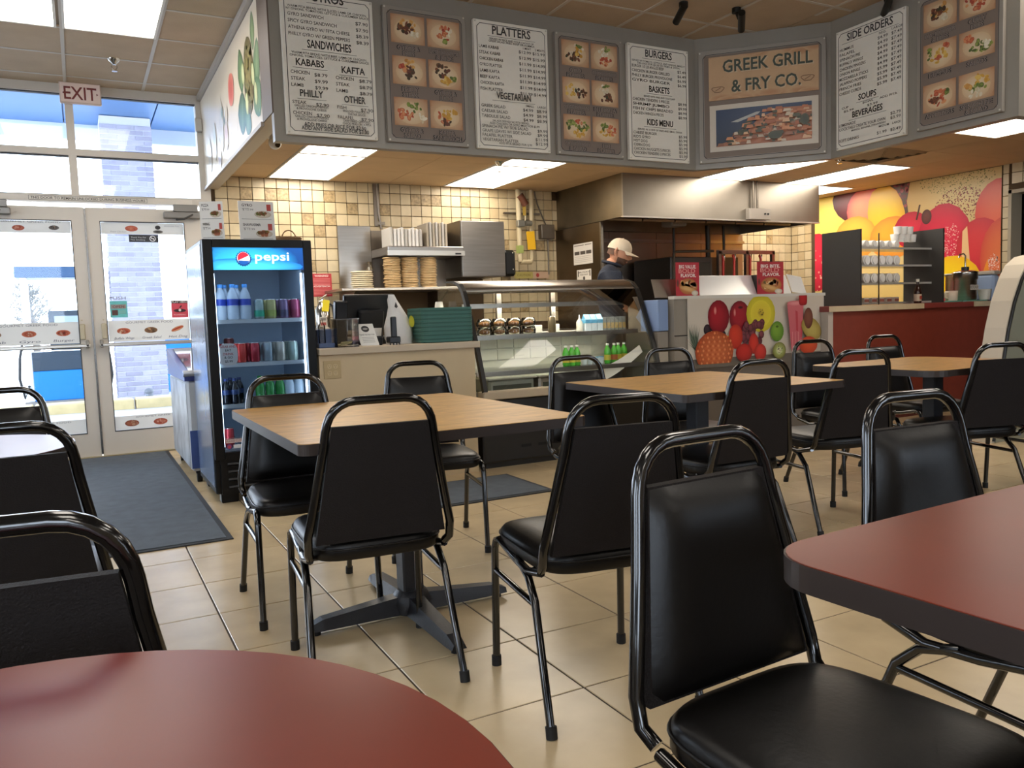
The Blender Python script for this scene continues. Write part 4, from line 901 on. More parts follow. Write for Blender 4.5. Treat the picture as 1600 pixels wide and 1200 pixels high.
# ------------------------------------------------------------------ drinks cooler
m_bk = M('cooler_black', '#08090d', .35, spec=.3); m_in = M('cooler_liner', '#9fb0c0', .5); m_cglass = GLASS('cooler_glass', '#e6eff8', .35)
fx0, fx1, fy0, fy1, fz0, fz1 = .652, 1.288, 5.05, 5.77, .06, 1.568
fr = thing('drinks_cooler', 'tall black glass-door drinks cooler with a lit blue header', 'drinks cooler', ((fx0+fx1)/2, (fy0+fy1)/2, 0))
mb = MB(); mb.box(fx0, fx0+.05, fy0, fy1, fz0, fz1, .006).box(fx1-.05, fx1, fy0, fy1, fz0, fz1, .006).box(fx0+.05, fx1-.05, fy0, fy1, 1.53, fz1).box(fx0+.05, fx1-.05, fy1-.05, fy1, fz0, 1.53).box(fx0+.05, fx1-.05, fy0, fy1-.05, fz0, .28)
mb.build('cabinet', m_bk, fr)
B('side_wrap', fx0-.003, fx0-.0005, fy0+.03, fy1-.02, .10, 1.54, M('cooler_side_graphic', '#6d7f9c', .18, var=.35, vs=2.2), fr)
mb = MB(); mb.box(fx0+.05, fx0+.056, fy0+.05, fy1-.05, .28, 1.53).box(fx1-.056, fx1-.05, fy0+.05, fy1-.05, .28, 1.53).box(fx0+.056, fx1-.056, fy1-.056, fy1-.05, .28, 1.53).box(fx0+.056, fx1-.056, fy0+.05, fy1-.056, .28, .29); mb.build('liner', m_in, fr)
dr = MB(); dr.box(fx0+.002, fx0+.058, fy0-.045, fy0-.004, .27, 1.565, .004).box(fx1-.055, fx1-.002, fy0-.045, fy0-.004, .27, 1.565, .004).box(fx0+.058, fx1-.055, fy0-.045, fy0-.004, 1.52, 1.565).box(fx0+.058, fx1-.055, fy0-.045, fy0-.004, .27, .312)
door_ = dr.build('door', m_bk, fr)
MB().box(fx0+.058, fx1-.055, fy0-.026, fy0-.020, .312, 1.385).build('glass', m_cglass, door_)
hd = MB().box(fx0+.055, fx1-.052, fy0-.040, fy0-.008, 1.385, 1.52); hd.build('header_box', m_bk, door_)
s = Print((fx0+.058, fy0-.0405, 1.387), (1, 0, 0), (0, 0, 1), clip=(0, .523, 0, .131)); s.rect(0, .523, 0, .131, '#0a3f86', '#0b4f9a')
s.ell(.19, .05, .30, .12, '#37c4f5', '#0b4f9a', n=24, rings=(0, .3, .6, .85, 1)); s.ell(.18, .018, .34, .05, '#4cd0f8', '#1672c0', n=20)
rot = [(.172+.047*(1.0 if i % 2 else .88)*math.cos(6.283*i/40), .066+.047*(1.0 if i % 2 else .88)*math.sin(6.283*i/40)) for i in range(40)]; s.poly(rot, '#0d3f7f')
s.ell(.172, .068, .037, .037, '#f2f5f8', n=24); s.poly([(.172+.034*math.cos(a), .070+.034*math.sin(a)) for a in [math.radians(d) for d in range(25, 206, 12)]], '#d4263c'); s.poly([(.172+.034*math.cos(a), .064+.034*math.sin(a)) for a in [math.radians(d) for d in range(195, 346, 12)]], '#1456a5')
s.text('pepsi', .338, .055, .052, '#eef4fa', 'c', .20, bold=.012); s.build('lit_header', PRINT('lit_header_print', .3, .75), door_)
B('led_strip', fx0+.08, fx1-.08, fy0+.005, fy0+.03, 1.40, 1.42, M('led_strip', '#e8f3ff', .4, emit=5.5), fr); B('led_strip', fx1-.066, fx1-.058, fy0+.002, fy0+.02, .34, 1.37, M('led_strip'), fr); B('led_strip', fx0+.058, fx0+.066, fy0+.002, fy0+.02, .34, 1.37, M('led_strip'), fr)  # top and left strips are hidden additions that brighten the shelves
m_wire = M('shelf_wire', '#cfd6da', .3, .6)
SZ = [1.085, .825, .58, .315]
for z in SZ:
    mb = MB().box(fx0+.06, fx1-.06, fy0+.012, fy0+.02, z-.012, z+.012); 
    for i in range(14): x = fx0+.075+i*.0375; mb.box(x-.002, x+.002, fy0+.02, fy1-.07, z-.004, z)
    mb.build('shelf', m_wire, fr)
gl = MB().box(fx0+.03, fx1-.0, fy0-.03, fy0, .06, .268); gl.build('grille_panel', m_bk, fr)
for i in range(4): MB().obox(((fx0+fx1)/2+.02, fy0-.036, .10+i*.046), (1, 0, 0), (0, 1, -.5), (0, .5, 1), .27, .016, .006).build('grille_slat', M('cooler_slat', '#191b1f', .35), fr)
for x in (fx0+.08, fx1-.08):
    for y in (fy0+.05, fy1-.08): MB().box(x-.05, x+.05, y-.03, y+.05, 0, .06, .006).build('foot', m_bk, fr)
s = Print((fx0+.064, fy0-.0265, .318), (1, 0, 0), (0, 0, 1)); s.frame(0, .115, 0, .075, .002, '#9aa0a6'); s.rect(.004, .11, .048, .07, '#cdb9b6'); s.text('PLEASE CLOSE', .057, .053, .012, '#6b3a3c', 'c', .1); s.rect(.045, .105, .014, .036, '#d5d8dc'); s.ell(.022, .025, .016, .016, '#c93a48', '#2a4f94'); s.build('door_sticker', PM, door_)

# drinks standing in the cooler
CANH, CANR = .118, .031
def can(x, y, z, body, label, grp, band=None, r=CANR, h=CANH):
    t = thing('drink_can', label, 'can', (x, y, z), 0, grp)
    MB().lathe([(r*.8, 0), (r, .008), (r, h-.014), (r*.84, h-.003)], (x, y, z), 14).build('body', M('can_'+body[1:], body, .3, .4), t)
    MB().lathe([(r*.84, h-.003), (r*.86, h), (r*.78, h-.001), (r*.75, h-.006), (.0005, h-.006)], (x, y, z), 14).build('lid', M('can_silver', '#d6d8da', .2, .9), t)
    if band: MB().lathe([(r+.0006, .014), (r+.0006, .052)], (x, y, z), 14).build('printed_band', M('can_'+band[1:], band, .35, .2), t)
def bottle(x, y, z, h, r, glass, capc, labc, label, grp, name='water_bottle', cat='bottle', lz=(.4, .58)):
    t = thing(name, label, cat, (x, y, z), 0, grp)
    MB().lathe([(r*.85, 0), (r, .01), (r, h*.30), (r*.95, h*.36), (r, h*.42), (r, h*.60), (r*.8, h*.74), (r*.42, h*.86), (r*.4, h*.91)], (x, y, z), 14).build('body', glass, t)
    MB().lathe([(r*.46, h*.905), (r*.46, h*.995), (r*.4, h)], (x, y, z), 12).build('cap', M('cap_'+capc[1:], capc, .4), t)
    if labc: MB().lathe([(r*1.02, h*lz[0]), (r*1.02, h*lz[1])], (x, y, z), 14).build('label', M('lab_'+labc[1:], labc, .4), t)
m_pet = M('clear_plastic_water', '#dcecf8', .12, spec=.6); m_pet.node_tree.nodes['Principled BSDF'].inputs['Alpha'].default_value = .55; m_pet2 = M('dark_cola', '#14161d', .15); m_grn = M('green_plastic', '#2c8a3c', .2)
z = SZ[0]+.012
for i, (x, y) in enumerate(((.757, .10), (.824, .085), (.897, .085), (.79, .165), (.86, .165))):
    bottle(x, 5.05+y-.01, z, .212, .034, m_pet, '#3f8fd8', '#2440a4', 'clear water bottle with a blue label on the cooler top shelf, ' + ('in front' if i < 3 else 'behind the others'), 'water bottles in the cooler')
cs = [('#8fa3a0', '#1f9a7a', 'silver and green'), ('#a3a06a', '#8a9440', 'olive green'), ('#6d5a7a', '#3a3550', 'dark purple'), ('#8a3a58', '#7a2440', 'dark red')]
for i, (a, b, n) in enumerate(cs): can(.975+.073*i, 5.12, z, a, n+' drink can in front on the cooler top shelf', 'cans on the cooler top shelf', b)
for i, (a, b, n) in enumerate(cs[1:]): can(1.035+.075*i, 5.20, z, a, n+' drink can at the back of the cooler top shelf', 'cans on the cooler top shelf', b)
z = SZ[1]+.012
cs = [('#c23a34', 'bright red'), ('#a62a36', 'deep red'), ('#8d9aa0', 'silver grey'), ('#a8a598', 'pale silver'), ('#93a59c', 'greenish silver')]
for i, (a, n) in enumerate(cs): can(.857+.077*i, 5.12, z, a, n+' drink can in front on the cooler second shelf', 'cans on the cooler second shelf')
for i, (a, n) in enumerate(cs): can(.845+.078*i, 5.195, z, a, n+' drink can behind on the cooler second shelf', 'cans on the cooler second shelf')
can(.81, 5.27, z, '#7a3a3a', 'brown-red taller can at the back of the cooler second shelf', 'cans on the cooler second shelf', h=.15)
can(.765, 5.20, z, '#9a2a30', 'red can behind the round price tag', 'cans on the cooler second shelf')
s = Print((.715, 5.055, z-.006), (1, 0, 0), (0, 0, 1)); s.ell(.055, .06, .054, .066, '#d8cfc6', p=3.2)
for q, (w, c, yy) in enumerate((('GRAB AND', '#b03a3a', .10), ('EAT', '#35302e', .078), ('DRINK', '#b03a3a', .056), ('& GO', '#35302e', .036), ('$5.99', '#35302e', .012))): s.text(w, .055, yy, .014, c, 'm', .09, bold=.015)
s.build('price_tag', PM, label='cream price tag with red and black words in the cooler', cat='price tag')
z = SZ[2]+.004
for i in range(4): bottle(.752+.052*(i % 2)+.04*(i//2), 5.11+.09*(i//2), z, .16, .026, m_pet2, '#1b2f6a', '#22345f', 'dark cola bottle on the cooler third shelf, %s' % ('front row' if i < 2 else 'back row'), 'cola bottles in the cooler', 'cola_bottle')
for i in range(5): bottle(.955+.060*i, 5.13, z, .165, .029, m_grn if i < 3 else m_pet, '#2f9a4a', None, ('green' if i < 3 else 'clear') + ' soda bottle in the row on the cooler third shelf', 'soda bottles in the cooler', 'soda_bottle')
can(.755, 5.13, SZ[3]+.012, '#b03038', 'single red can on the cooler bottom shelf', None)

# cards and basket on the cooler
def foodcard(O, U, w, h, label, rows):
    U = Vector(U).normalized(); V = Vector((0, .10, 1)).normalized(); O = Vector(O); N = U.cross(V)
    t = thing('menu_card', label, 'menu card', tuple(O+U*w/2), 0, 'menu cards on the cooler')
    MB().obox(O+U*w/2+V*h/2-N*.002, U, N, V, w/2, .002, h/2).build('card', M('card_white', '#e9e6df', .5), t)
    s = Print(O, U, V, clip=(0, w, 0, h))
    for q, (nm, pr) in enumerate(rows):
        y = h*(.55-.48*q); s.text(nm, w*.1, y+h*.32, .016, '#3a3633', 'l', w*(.3 if len(nm) < 6 else .5), bold=.015); s.text(pr, w*.12, y+h*.22, .011, '#6d6864', 'l', w*.3); s.line(w*.1, y+h*.27, w*.3, y+h*.27, .002, '#8d8884')
        s.ell(w*.68, y+h*.13, w*.24, h*.09, '#d9c8b0', '#c4b6a4'); s.dots(w*.68, y+h*.15, w*.16, h*.05, 16, .009, ('#8d5a3a', '#a8603c', '#6f7a3a', '#c98a50'), q+7); s.rect(w*.8, w*.92, y+h*.22, y+h*.38, '#b8483f'); s.line(w*.08, y+h*.01, w*.92, y+h*.01, .002, '#5f5b58')
    s.build('print', PM, t)
foodcard((.675, 5.16, fz1), (.13, -.05, 0), .135, .235, 'white menu card standing turned at the corner of the drinks cooler', [('PIZZA', '$ 9.99'), ('WING', '$ 7.99')])
foodcard((.90, 5.17, fz1), (1, .02, 0), .212, .25, 'white gyro and shawarma menu card standing on the drinks cooler', [('GYRO', '$ 12.99'), ('SHAWARMA', '$ 13.99')])
t = thing('wicker_basket', 'small wicker basket with a hoop handle on the drinks cooler', 'basket', (1.235, 5.40, fz1)); m_wk = M('wicker', '#8a6a48', .8, bump=.8, bs=70)
bs = MB()
for k in range(5): bs.tube([(1.235+(.072+.004*k)*math.cos(a), 5.40+(.05+.003*k)*math.sin(a), fz1+.006+.0105*k) for a in [6.283*i/24 for i in range(24)]], .0058, 6, True)
bs.lathe([(.0005, .002), (.07, .002)], (1.235, 5.40, fz1), 20, .72); bs.build('body', m_wk, t)
MB().tube([(1.235+.045*math.cos(a), 5.36, fz1+.04+.055*math.sin(a)) for a in [math.pi*i/12 for i in range(13)]], .004, 6).build('handle', m_wk, t)

# ice cream freezer behind the cooler
fz = thing('ice_cream_freezer', 'low ice cream chest freezer with a sloping glass lid behind the drinks cooler', 'freezer', (.85, 6.35, 0))
m_fw = M('freezer_white', '#c9ced3', .35); m_fb = M('freezer_blue', '#1f2f78', .3); a0, a1, b0, b1 = .61, 1.03, 5.86, 7.0
B('body', a0, a1, b0, b1, .08, .70, m_fw, fz, .015); B('front_band', a0+.002, a1-.002, b0-.006, b0, .10, .36, M('freezer_band', '#3f5796', .35, var=.3, vs=3), fz)
B('side_graphic', a0-.004, a0-.0005, b0+.03, b1-.03, .1, .68, M('freezer_graphic', '#a9aeb4', .35, var=.45, vs=6), fz)
MB().prism([(a0-.012, b0-.02, .70), (a0-.012, b0-.02, .745), (a0-.012, b1, .90), (a0-.012, b1, .70)], (a1-a0+.02, 0, 0)).build('lid_frame', m_fb, fz)
MB().tube([(a0-.02, b0-.03, .752), (a1+.01, b0-.03, .752)], .022, 8).build('front_handle', M('freezer_rim', '#c3c7cc', .25, .5), fz)
sl = (.90-.745)/(b1-b0+.02); MB().add([(a0+.03, b0+.04, .745+.06*sl+.004), (a1-.03, b0+.04, .745+.06*sl+.004), (a1-.03, b1-.05, .90-.05*sl+.004), (a0+.03, b1-.05, .90-.05*sl+.004)], [(0, 1, 2, 3)]).build('glass_lid', M('freezer_glass', '#59677c', .06, spec=.8), fz)
for x in (a0+.05, a1-.05):
    for y in (b0+.05, b1-.06): MB().cyl((x-.015, y, .035), (x+.015, y, .035), .035).box(x-.02, x+.02, y-.02, y+.02, .06, .082).build('caster', m_foot, fz)
# ------------------------------------------------------------------ beige service counter
m_cnt = M('beige_laminate', '#c3ae8b', .5, var=.03); m_ctop = M('counter_top_beige', '#bcab92', .4); ZT = .90
ct = thing('service_counter', 'beige laminate service counter next to the drinks cooler', 'counter', (1.84, 5.35, 0))
B('front_panel', 1.30, 2.37, 5.02, 5.05, 0, .855, m_cnt, ct); B('body', 1.30, 2.37, 5.05, 5.70, 0, .855, m_cnt, ct); B('countertop', 1.295, 2.40, 4.985, 5.72, .857, ZT, m_ctop, ct, .004)
o = thing('power_outlet', 'beige four-socket power outlet on the service counter front', 'outlet', (1.38, 5.02, .765)); B('plate', 1.325, 1.435, 5.012, 5.02, .708, .822, M('outlet_plate', '#b39d74', .5), o, .002)
s = Print((1.325, 5.0118, .708), (1, 0, 0), (0, 0, 1))
for x in (.036, .074):
    for y in (.036, .078):
        s.ell(x, y, .014, .015, '#c2ad84', p=2.6)
        for dx in (-.005, .005): s.line(x+dx, y+.001, x+dx, y+.008, .002, '#3a2f22')
        s.ell(x, y-.006, .0022, .0022, '#3a2f22', n=8)
s.build('sockets', PM, o)
m_acr = GLASS('clear_acrylic', '#f6f4f0', 1., .05)
t = thing('tip_box', 'clear plastic tip box with folded notes inside, on the service counter', 'box', (1.507, 5.12, ZT)); mb = MB(); x0, x1, y0, y1 = 1.432, 1.575, 5.06, 5.19
mb.box(x0, x1, y0, y0+.004, ZT, ZT+.175).box(x0, x1, y1-.004, y1, ZT, ZT+.175).box(x0, x0+.004, y0, y1, ZT, ZT+.175).box(x1-.004, x1, y0, y1, ZT, ZT+.175).box(x0, x1, y0, y1, ZT, ZT+.004); mb.build('box', m_acr, t)
B('lid', x0-.006, x1+.006, y0-.006, y1+.006, ZT+.175, ZT+.182, GLASS('frosted_lid', '#b9b6b0', 2.5, .2), t); MB().obox((1.49, 5.11, ZT+.02), (1, .2, .2), (-.2, 1, 0), (-.2, 0, 1), .04, .03, .004).obox((1.51, 5.12, ZT+.03), (1, -.4, .1), (.4, 1, .1), (0, 0, 1), .035, .025, .003).build('notes', M('bank_notes', '#b9b48a', .7), t)
t = thing('counter_card', 'white notice card with a round black emblem leaning on the service counter', 'card', (1.65, 5.12, ZT)); U = Vector((1, -.05, 0)).normalized(); V = Vector((-.18, .35, 1)).normalized(); O = Vector((1.598, 5.09, ZT+.004)); N = U.cross(V).normalized()
MB().obox(O+U*.06+V*.075-N*.002, U, N, V, .06, .002, .075).build('card', M('card_white'), t); s = Print(O, U, V); s.ell(.06, .115, .026, .022, '#2c2a28'); s.ell(.06, .115, .017, .006, '#b9b4aa'); s.text('MASTER GRILL', .06, .112, .006, '#2c2a28', 'c', .03)
s.text('THANK YOU FOR YOUR', .06, .07, .009, '#3a3633', 'c', .1, bold=.01)
for q in range(4): s.line(.02, .055-.011*q, .1, .055-.011*q, .0025, '#8f8a84')
s.build('print', PM, t)
m_pos = M('pos_black', '#14161a', .35)
t = thing('cash_register', 'black point of sale terminal seen from behind on the service counter', 'cash register', (1.78, 5.5, ZT))
MB().obox((1.79, 5.50, 1.125), (1, .05, 0), (-.05, 1, .25), (0, -.25, 1), .185, .02, .125, .008).build('screen', m_pos, t); MB().obox((1.79, 5.47, 1.04), (1, .05, 0), (-.05, 1, .25), (0, -.25, 1), .09, .03, .10, .01).build('stand', m_pos, t)
B('base', 1.66, 1.92, 5.40, 5.66, ZT, ZT+.05, m_pos, t, .01); MB().obox((1.575, 5.46, 1.062), (1, .1, 0), (-.1, 1, .2), (0, -.2, 1), .045, .025, .145, .008).build('customer_display', M('pos_dark', '#1d2128', .25), t); MB().cyl((1.575, 5.49, ZT), (1.575, 5.48, .95), .02).build('display_post', m_pos, t)
t = thing('card_reader', 'black upright card reader with a cradle on the service counter', 'card reader', (1.80, 5.10, ZT)); MB().box(1.80, 1.838, 5.07, 5.095, ZT+.03, ZT+.185, .006).build('handset', m_pos, t); B('cradle', 1.78, 1.858, 5.06, 5.13, ZT+.012, ZT+.055, m_pos, t, .006)
for x in (1.787, 1.81, 1.83, 1.85): MB().box(x-.003, x+.003, 5.063, 5.075, ZT, ZT+.014).build('prong', m_pos, t)
t = thing('receipt_printer', 'low black receipt printer with a white paper tongue', 'printer', (1.74, 5.22, ZT)); B('body', 1.69, 1.775, 5.17, 5.30, ZT, ZT+.06, m_pos, t, .008); MB().obox((1.745, 5.20, ZT+.085), (1, 0, 0), (0, 1, .3), (0, -.3, 1), .03, .001, .03).build('paper', M('card_white'), t)
t = thing('sanitiser_stand', 'blue sanitiser box beside the drinks cooler on the service counter', 'box', (1.37, 5.2, ZT)); B('box', 1.335, 1.425, 5.15, 5.26, ZT, ZT+.12, M('muted_blue', '#4f6288', .5), t, .006); B('tray', 1.325, 1.43, 5.10, 5.15, ZT, ZT+.03, M('muted_blue'), t, .004)
MB().lathe([(.02, 0), (.022, .01), (.022, .11), (.009, .13), (.009, .15)], (1.355, 5.125, ZT+.03), 12).build('bottle', m_acr, t)
# white carrier bag
m_bag = M('white_plastic_bag', '#dcdad6', .4, bump=.7, bs=22); t = thing('carrier_bag', 'white plastic carrier bag standing on the service counter', 'bag', (1.92, 5.3, ZT))
mb = MB(); vs = []; n = 20; rd = random.Random(3)
for z, w, d, dx in ((0, .095, .06, .01), (.04, .105, .07, .01), (.12, .10, .065, .005), (.19, .075, .05, 0), (.25, .05, .035, -.015), (.30, .035, .02, -.03), (.335, .022, .012, -.035)):
    for i in range(n):
        a = 6.283*i/n; k = 1+rd.uniform(-.10, .10); vs.append((1.915+dx+w*k*.92*math.cos(a), 5.27+d*k*math.sin(a), ZT+z))
mb.add(vs, [(r*n+i, r*n+(i+1) % n, (r+1)*n+(i+1) % n, (r+1)*n+i) for r in range(6) for i in range(n)], True); mb.add(vs[-n:], [tuple(range(n))]); mb.build('bag', m_bag, t)
s = Print((1.868, 5.203, ZT+.24), (1, 0, 0), (0, .2, 1)); s.poly([(.008, .012), (.02, 0), (.032, .012), (.02, .045)], '#3a3836'); s.build('handle_hole', PM, t)
s = Print((1.972, 5.19, ZT+.11), (1, .2, 0), (0, .15, 1)); s.ell(.02, .04, .022, .04, '#cfc93a', '#b9b42c'); s.build('yellow_print', PM, t)
# stack of green trays
m_try = [M('tray_green_a', '#4a776e', .45), M('tray_green_b', '#3b645c', .5)]
def tray_mesh():
    mb = MB(); o = rrect(-.192, .192, -.155, .155, .04, 4); i_ = rrect(-.168, .168, -.13, .13, .03, 4); n = len(o)
    wave = lambda x: .010*math.cos(x/.225*2.2)
    vs = [(x, y, .016+wave(x)*0) for x, y in o]+[(x*.985, y*.985, .0035) for x, y in o]+[(x, y, .002) for x, y in i_]+[(x, y, 0) for x, y in i_]
    mb.add(vs, [(i, (i+1) % n, 2*n+(i+1) % n, 2*n+i) for i in range(n)]+[(n+i, 3*n+i, 3*n+(i+1) % n, n+(i+1) % n) for i in range(n)]+[(i, n+i, n+(i+1) % n, (i+1) % n) for i in range(n)])
    mb.add(vs[2*n:3*n], [tuple(range(n))]); mb.add(vs[3*n:], [tuple(range(n))[::-1]]); return mb.mesh('food_tray')
tmesh = [tray_mesh(), tray_mesh()]; tmesh[0].materials.append(m_try[0]); tmesh[1].materials.append(m_try[1])
for k in range(17):
    o = bpy.data.objects.new('food_tray', tmesh[k % 2]); COL.objects.link(o); o.location = (2.215, 5.24, ZT+.001+k*.0137); o.rotation_euler = (0, 0, random.uniform(-.012, .012))
    o['label'] = 'bottom tray of the stack of green serving trays' if k == 0 else 'top tray of the stack of green serving trays' if k == 16 else 'green serving tray inside the tall tray stack on the service counter'; o['category'] = 'tray'; o['group'] = 'stacked green serving trays'
for i, (x, y, h, lb) in enumerate(((2.44, 5.63, .24, 'tall sleeve of white paper cups beside the display case'), (2.34, 5.60, .17, 'shorter sleeve of white paper cups beside the display case'))):
    t = thing('paper_cups', lb, 'cups', (x-.06, y, ZT), 0, 'paper cup sleeves'); n = int(h/.034)
    for q in range(n): MB().lathe([(.037, .034*q), (.034, .034*q+.03), (.0325, .034*q+.035)], (x-.06, y, ZT), 14).build('cup', M('paper_white', '#d9d5cc', .6), t)
    MB().lathe([(.034, .034*n), (.026, .034*n+.05)], (x-.06, y, ZT), 14).build('cup', M('paper_white'), t)

# ------------------------------------------------------------------ curved glass display case
m_blk = M('case_black', '#16130f', .4); m_cw = M('case_white', '#c9c7bb', .5); m_cg = GLASS('case_glass', '#fafcfa', 1.)
CX0, CX1 = 2.42, 3.97
dc = thing('display_case', 'refrigerated display case with a curved glass front', 'display case', ((CX0+CX1)/2, 5.4, 0))
B('base', CX0, CX1, 5.04, 5.80, .04, .485, m_blk, dc, .01); B('plinth', CX0+.03, CX1-.03, 5.07, 5.78, 0, .04, m_blk, dc); B('sill', CX0, CX1, 5.0, 5.10, .488, .545, M('sill_beige', '#b5a48a', .45), dc, .006)
for i in range(6): B('vent_slot', 2.72+.14*i, 2.80+.14*i, 5.036, 5.040, .13, .15, M('vent_black', '#050505', .8), dc)
prof = [(5.01, .548), (5.045, .66), (5.11, .84), (5.18, 1.0), (5.255, 1.17), (5.30, 1.25), (5.36, 1.305), (5.45, 1.33), (5.58, 1.335)]
mb = MB(); n = len(prof); mb.add([(x, y, z) for x in (CX0+.02, CX1-.02) for y, z in prof[:6]], [(i, i+1, 6+i+1, 6+i) for i in range(5)], True); mb.build('front_glass', m_cg, dc)
mb = MB(); pp = prof[5:]; k = len(pp); mb.add([(x, y, z) for x in (CX0+.01, CX1-.01) for y, z in pp]+[(x, y+.01, z-.02) for x in (CX0+.01, CX1-.01) for y, z in pp], [(i, i+1, k+i+1, k+i) for i in range(k-1)]+[(2*k+i, 3*k+i, 3*k+i+1, 2*k+i+1) for i in range(k-1)]+[(0, k, 3*k, 2*k)], True); mb.build('top_hood', m_steel, dc)
for x in (CX0, CX1-.03):
    mb = MB(); outer = [(x, y-.012, z) for y, z in prof]; inner = [(x, y+.022, z-.012) for y, z in prof]
    for i in range(n-1):
        a, b, c, d = outer[i], outer[i+1], inner[i+1], inner[i]; mb.prism([a, b, c, d], (.03, 0, 0))
    mb.build('side_frame', M('case_frame_brown', '#14110d', .4), dc)
    MB().add([(x+.015, y+.01, z-.01) for y, z in prof]+[(x+.015, 5.78, 1.3), (x+.015, 5.78, .5)], [tuple(range(n+2))]).build('side_glass', m_cg, dc)
B('back_wall', CX0, CX1, 5.76, 5.80, .485, .93, m_cw, dc); B('deck', CX0+.03, CX1-.03, 5.10, 5.76, .486, .50, m_steel, dc)
for x in (2.95, 3.45): B('back_post', x-.02, x+.02, 5.76, 5.79, .93, 1.3, m_steel, dc)
for z, y0 in ((1.155, 5.40), (.925, 5.27), (.665, 5.20)):
    q = B('shelf', CX0+.04, CX1-.04, y0, 5.75, z-.006, z, GLASS('shelf_glass', '#f7f9f6', 1.), dc); B('shelf_edge', CX0+.04, CX1-.04, y0-.01, y0, z-.03, z+.004, m_steel, dc)
for i in range(10): MB().box(CX0+.05+.149*i, CX0+.19+.149*i, 5.752, 5.76, .72, .80, .004).box(CX0+.05+.149*i, CX0+.19+.149*i, 5.752, 5.76, .81, .89, .004).build('back_tile', m_cw, dc)
B('lamp_tube', CX0+.1, CX1-.1, 5.335, 5.355, 1.262, 1.28, M('case_lamp', '#fff3df', .5, emit=40.), dc); B('lamp_tube', CX0+.1, CX1-.1, 5.41, 5.43, 1.128, 1.14, M('case_lamp'), dc)  # second tube, under the upper shelf, is added to brighten the contents
# things on show
zs = .9255; m_past = M('pastry', '#7a5226', .7, bump=.6, bs=60, var=.25, vs=20); m_clam = GLASS('clear_clamshell', '#eceae0', 1.8, .08)
for r in range(2):
    for i in range(4):
        x = 2.66+.125*i; z = zs+.062*r; t = thing('pastry_pack', 'clear pack of pastries in the %s row on the display case shelf' % ('lower' if r == 0 else 'upper'), 'pastry pack', (x, 5.45, z), 0, 'pastry packs in the display case')
        MB().lathe([(.058, .001), (.062, .03), (.05, .06), (.0005, .061)], (x, 5.45, z), 14, .9).build('clamshell', m_clam, t); MB().ell((x, 5.45, z+.022), (.045, .035, .018), 12, 6).build('pastry', m_past, t)
can(3.235, 5.43, zs, '#6d6047', 'brown drink can alone on the display case shelf', None, h=.125)
B('cream_box', 3.12, 3.19, 5.50, 5.56, zs, zs+.06, m_cw, None, .004, label='small white box beside the brown can in the display case', cat='box'); B('cream_box', 3.29, 3.36, 5.52, 5.58, zs, zs+.065, m_cw, None, .004, label='small white box on the milk carton side of the brown can', cat='box')
MB().lathe([(.025, 0), (.025, .07), (.006, .1), (.004, .13)], (3.50, 5.45, zs), 12).build('squeeze_bottle', m_cw, label='white squeeze bottle beside the milk cartons in the display case', cat='bottle')
for i in range(3):
    x = 3.565+.056*i; t = thing('milk_carton', 'small blue and white milk carton in the display case', 'carton', (x, 5.45, zs), 0, 'milk cartons in the display case'); B('body', x-.026, x+.026, 5.42, 5.48, zs, zs+.09, M('carton_white', '#c8d4da', .5), t); MB().prism([(x-.026, 5.42, zs+.09), (x-.026, 5.48, zs+.09), (x-.026, 5.45, zs+.13)], (.052, 0, 0)).build('gable', M('carton_blue', '#4f9bc4', .5), t); B('band', x-.0265, x+.0265, 5.4195, 5.4805, zs+.06, zs+.088, M('carton_blue'), t)
for i in range(6):
    x = 3.735+.038*i; t = thing('juice_pouch', 'slim grey and gold drink box in the row in the display case', 'drink box', (x, 5.47, zs), 0, 'slim drink boxes in the display case'); B('body', x-.017, x+.017, 5.44, 5.50, zs, zs+.105, M('pouch_grey', '#6f7676', .4), t); B('printed_front', x-.015, x+.015, 5.4385, 5.44, zs+.015, zs+.06, M('pouch_gold', '#a58a50', .5), t)
zs = .6655; m_lime = M('lime_soda', '#4fb03a', .12, spec=.6)
for i, (x, y) in enumerate(((3.31, 5.36), (3.365, 5.36), (3.425, 5.38), (3.70, 5.36), (3.765, 5.36), (3.82, 5.38), (3.89, 5.40))): bottle(x, y, zs, .155, .027, m_lime, '#e3e6dc', '#c9b83c' if i != 4 else '#b4602f', 'lime green soda bottle with a white cap in the display case, %s group' % ('smaller' if i < 3 else 'larger'), 'lime bottles in the display case', 'lime_bottle', lz=(.15, .42))
for i in range(4):
    x = 3.48+.052*i; t = thing('yogurt_cup', 'small white and blue yogurt cup between the lime bottles', 'cup', (x, 5.36, zs), 0, 'yogurt cups in the display case'); MB().lathe([(.019, 0), (.023, .05)], (x, 5.36, zs), 12).build('cup', M('carton_white'), t); MB().lathe([(.0245, .05), (.0245, .054), (.0005, .054)], (x, 5.36, zs), 12).build('lid', M('carton_blue'), t)
zs = .5005
for x0, x1, l in ((2.60, 2.98, 'large clear food tub with a lid in the bottom of the display case'), (3.02, 3.30, 'smaller steel tub with a white lid in the bottom of the display case')):
    t = thing('food_tub', l, 'tub', ((x0+x1)/2, 5.4, zs), 0, 'food tubs in the display case'); B('tub', x0, x1, 5.28, 5.55, zs, zs+.10, M('tub_clear', '#8d9086', .25) if x0 < 3 else m_steel, t, .015); B('lid', x0-.012, x1+.012, 5.265, 5.565, zs+.10, zs+.115, m_cw, t, .004); B('contents', x0+.03, x1-.03, 5.276, 5.28, zs+.02, zs+.06, M('tub_food', '#3f4236', .6), t)
MB().grid(lambda u, v: (3.50+.44*u, 5.22+.04*v, .575+.17*u**1.6+.055*v-.05*(1-v)*(1-u)), 12, 3).build('paper_sheet', M('paper_white'), label='curled white paper sheet inside the display case end', cat='paper')

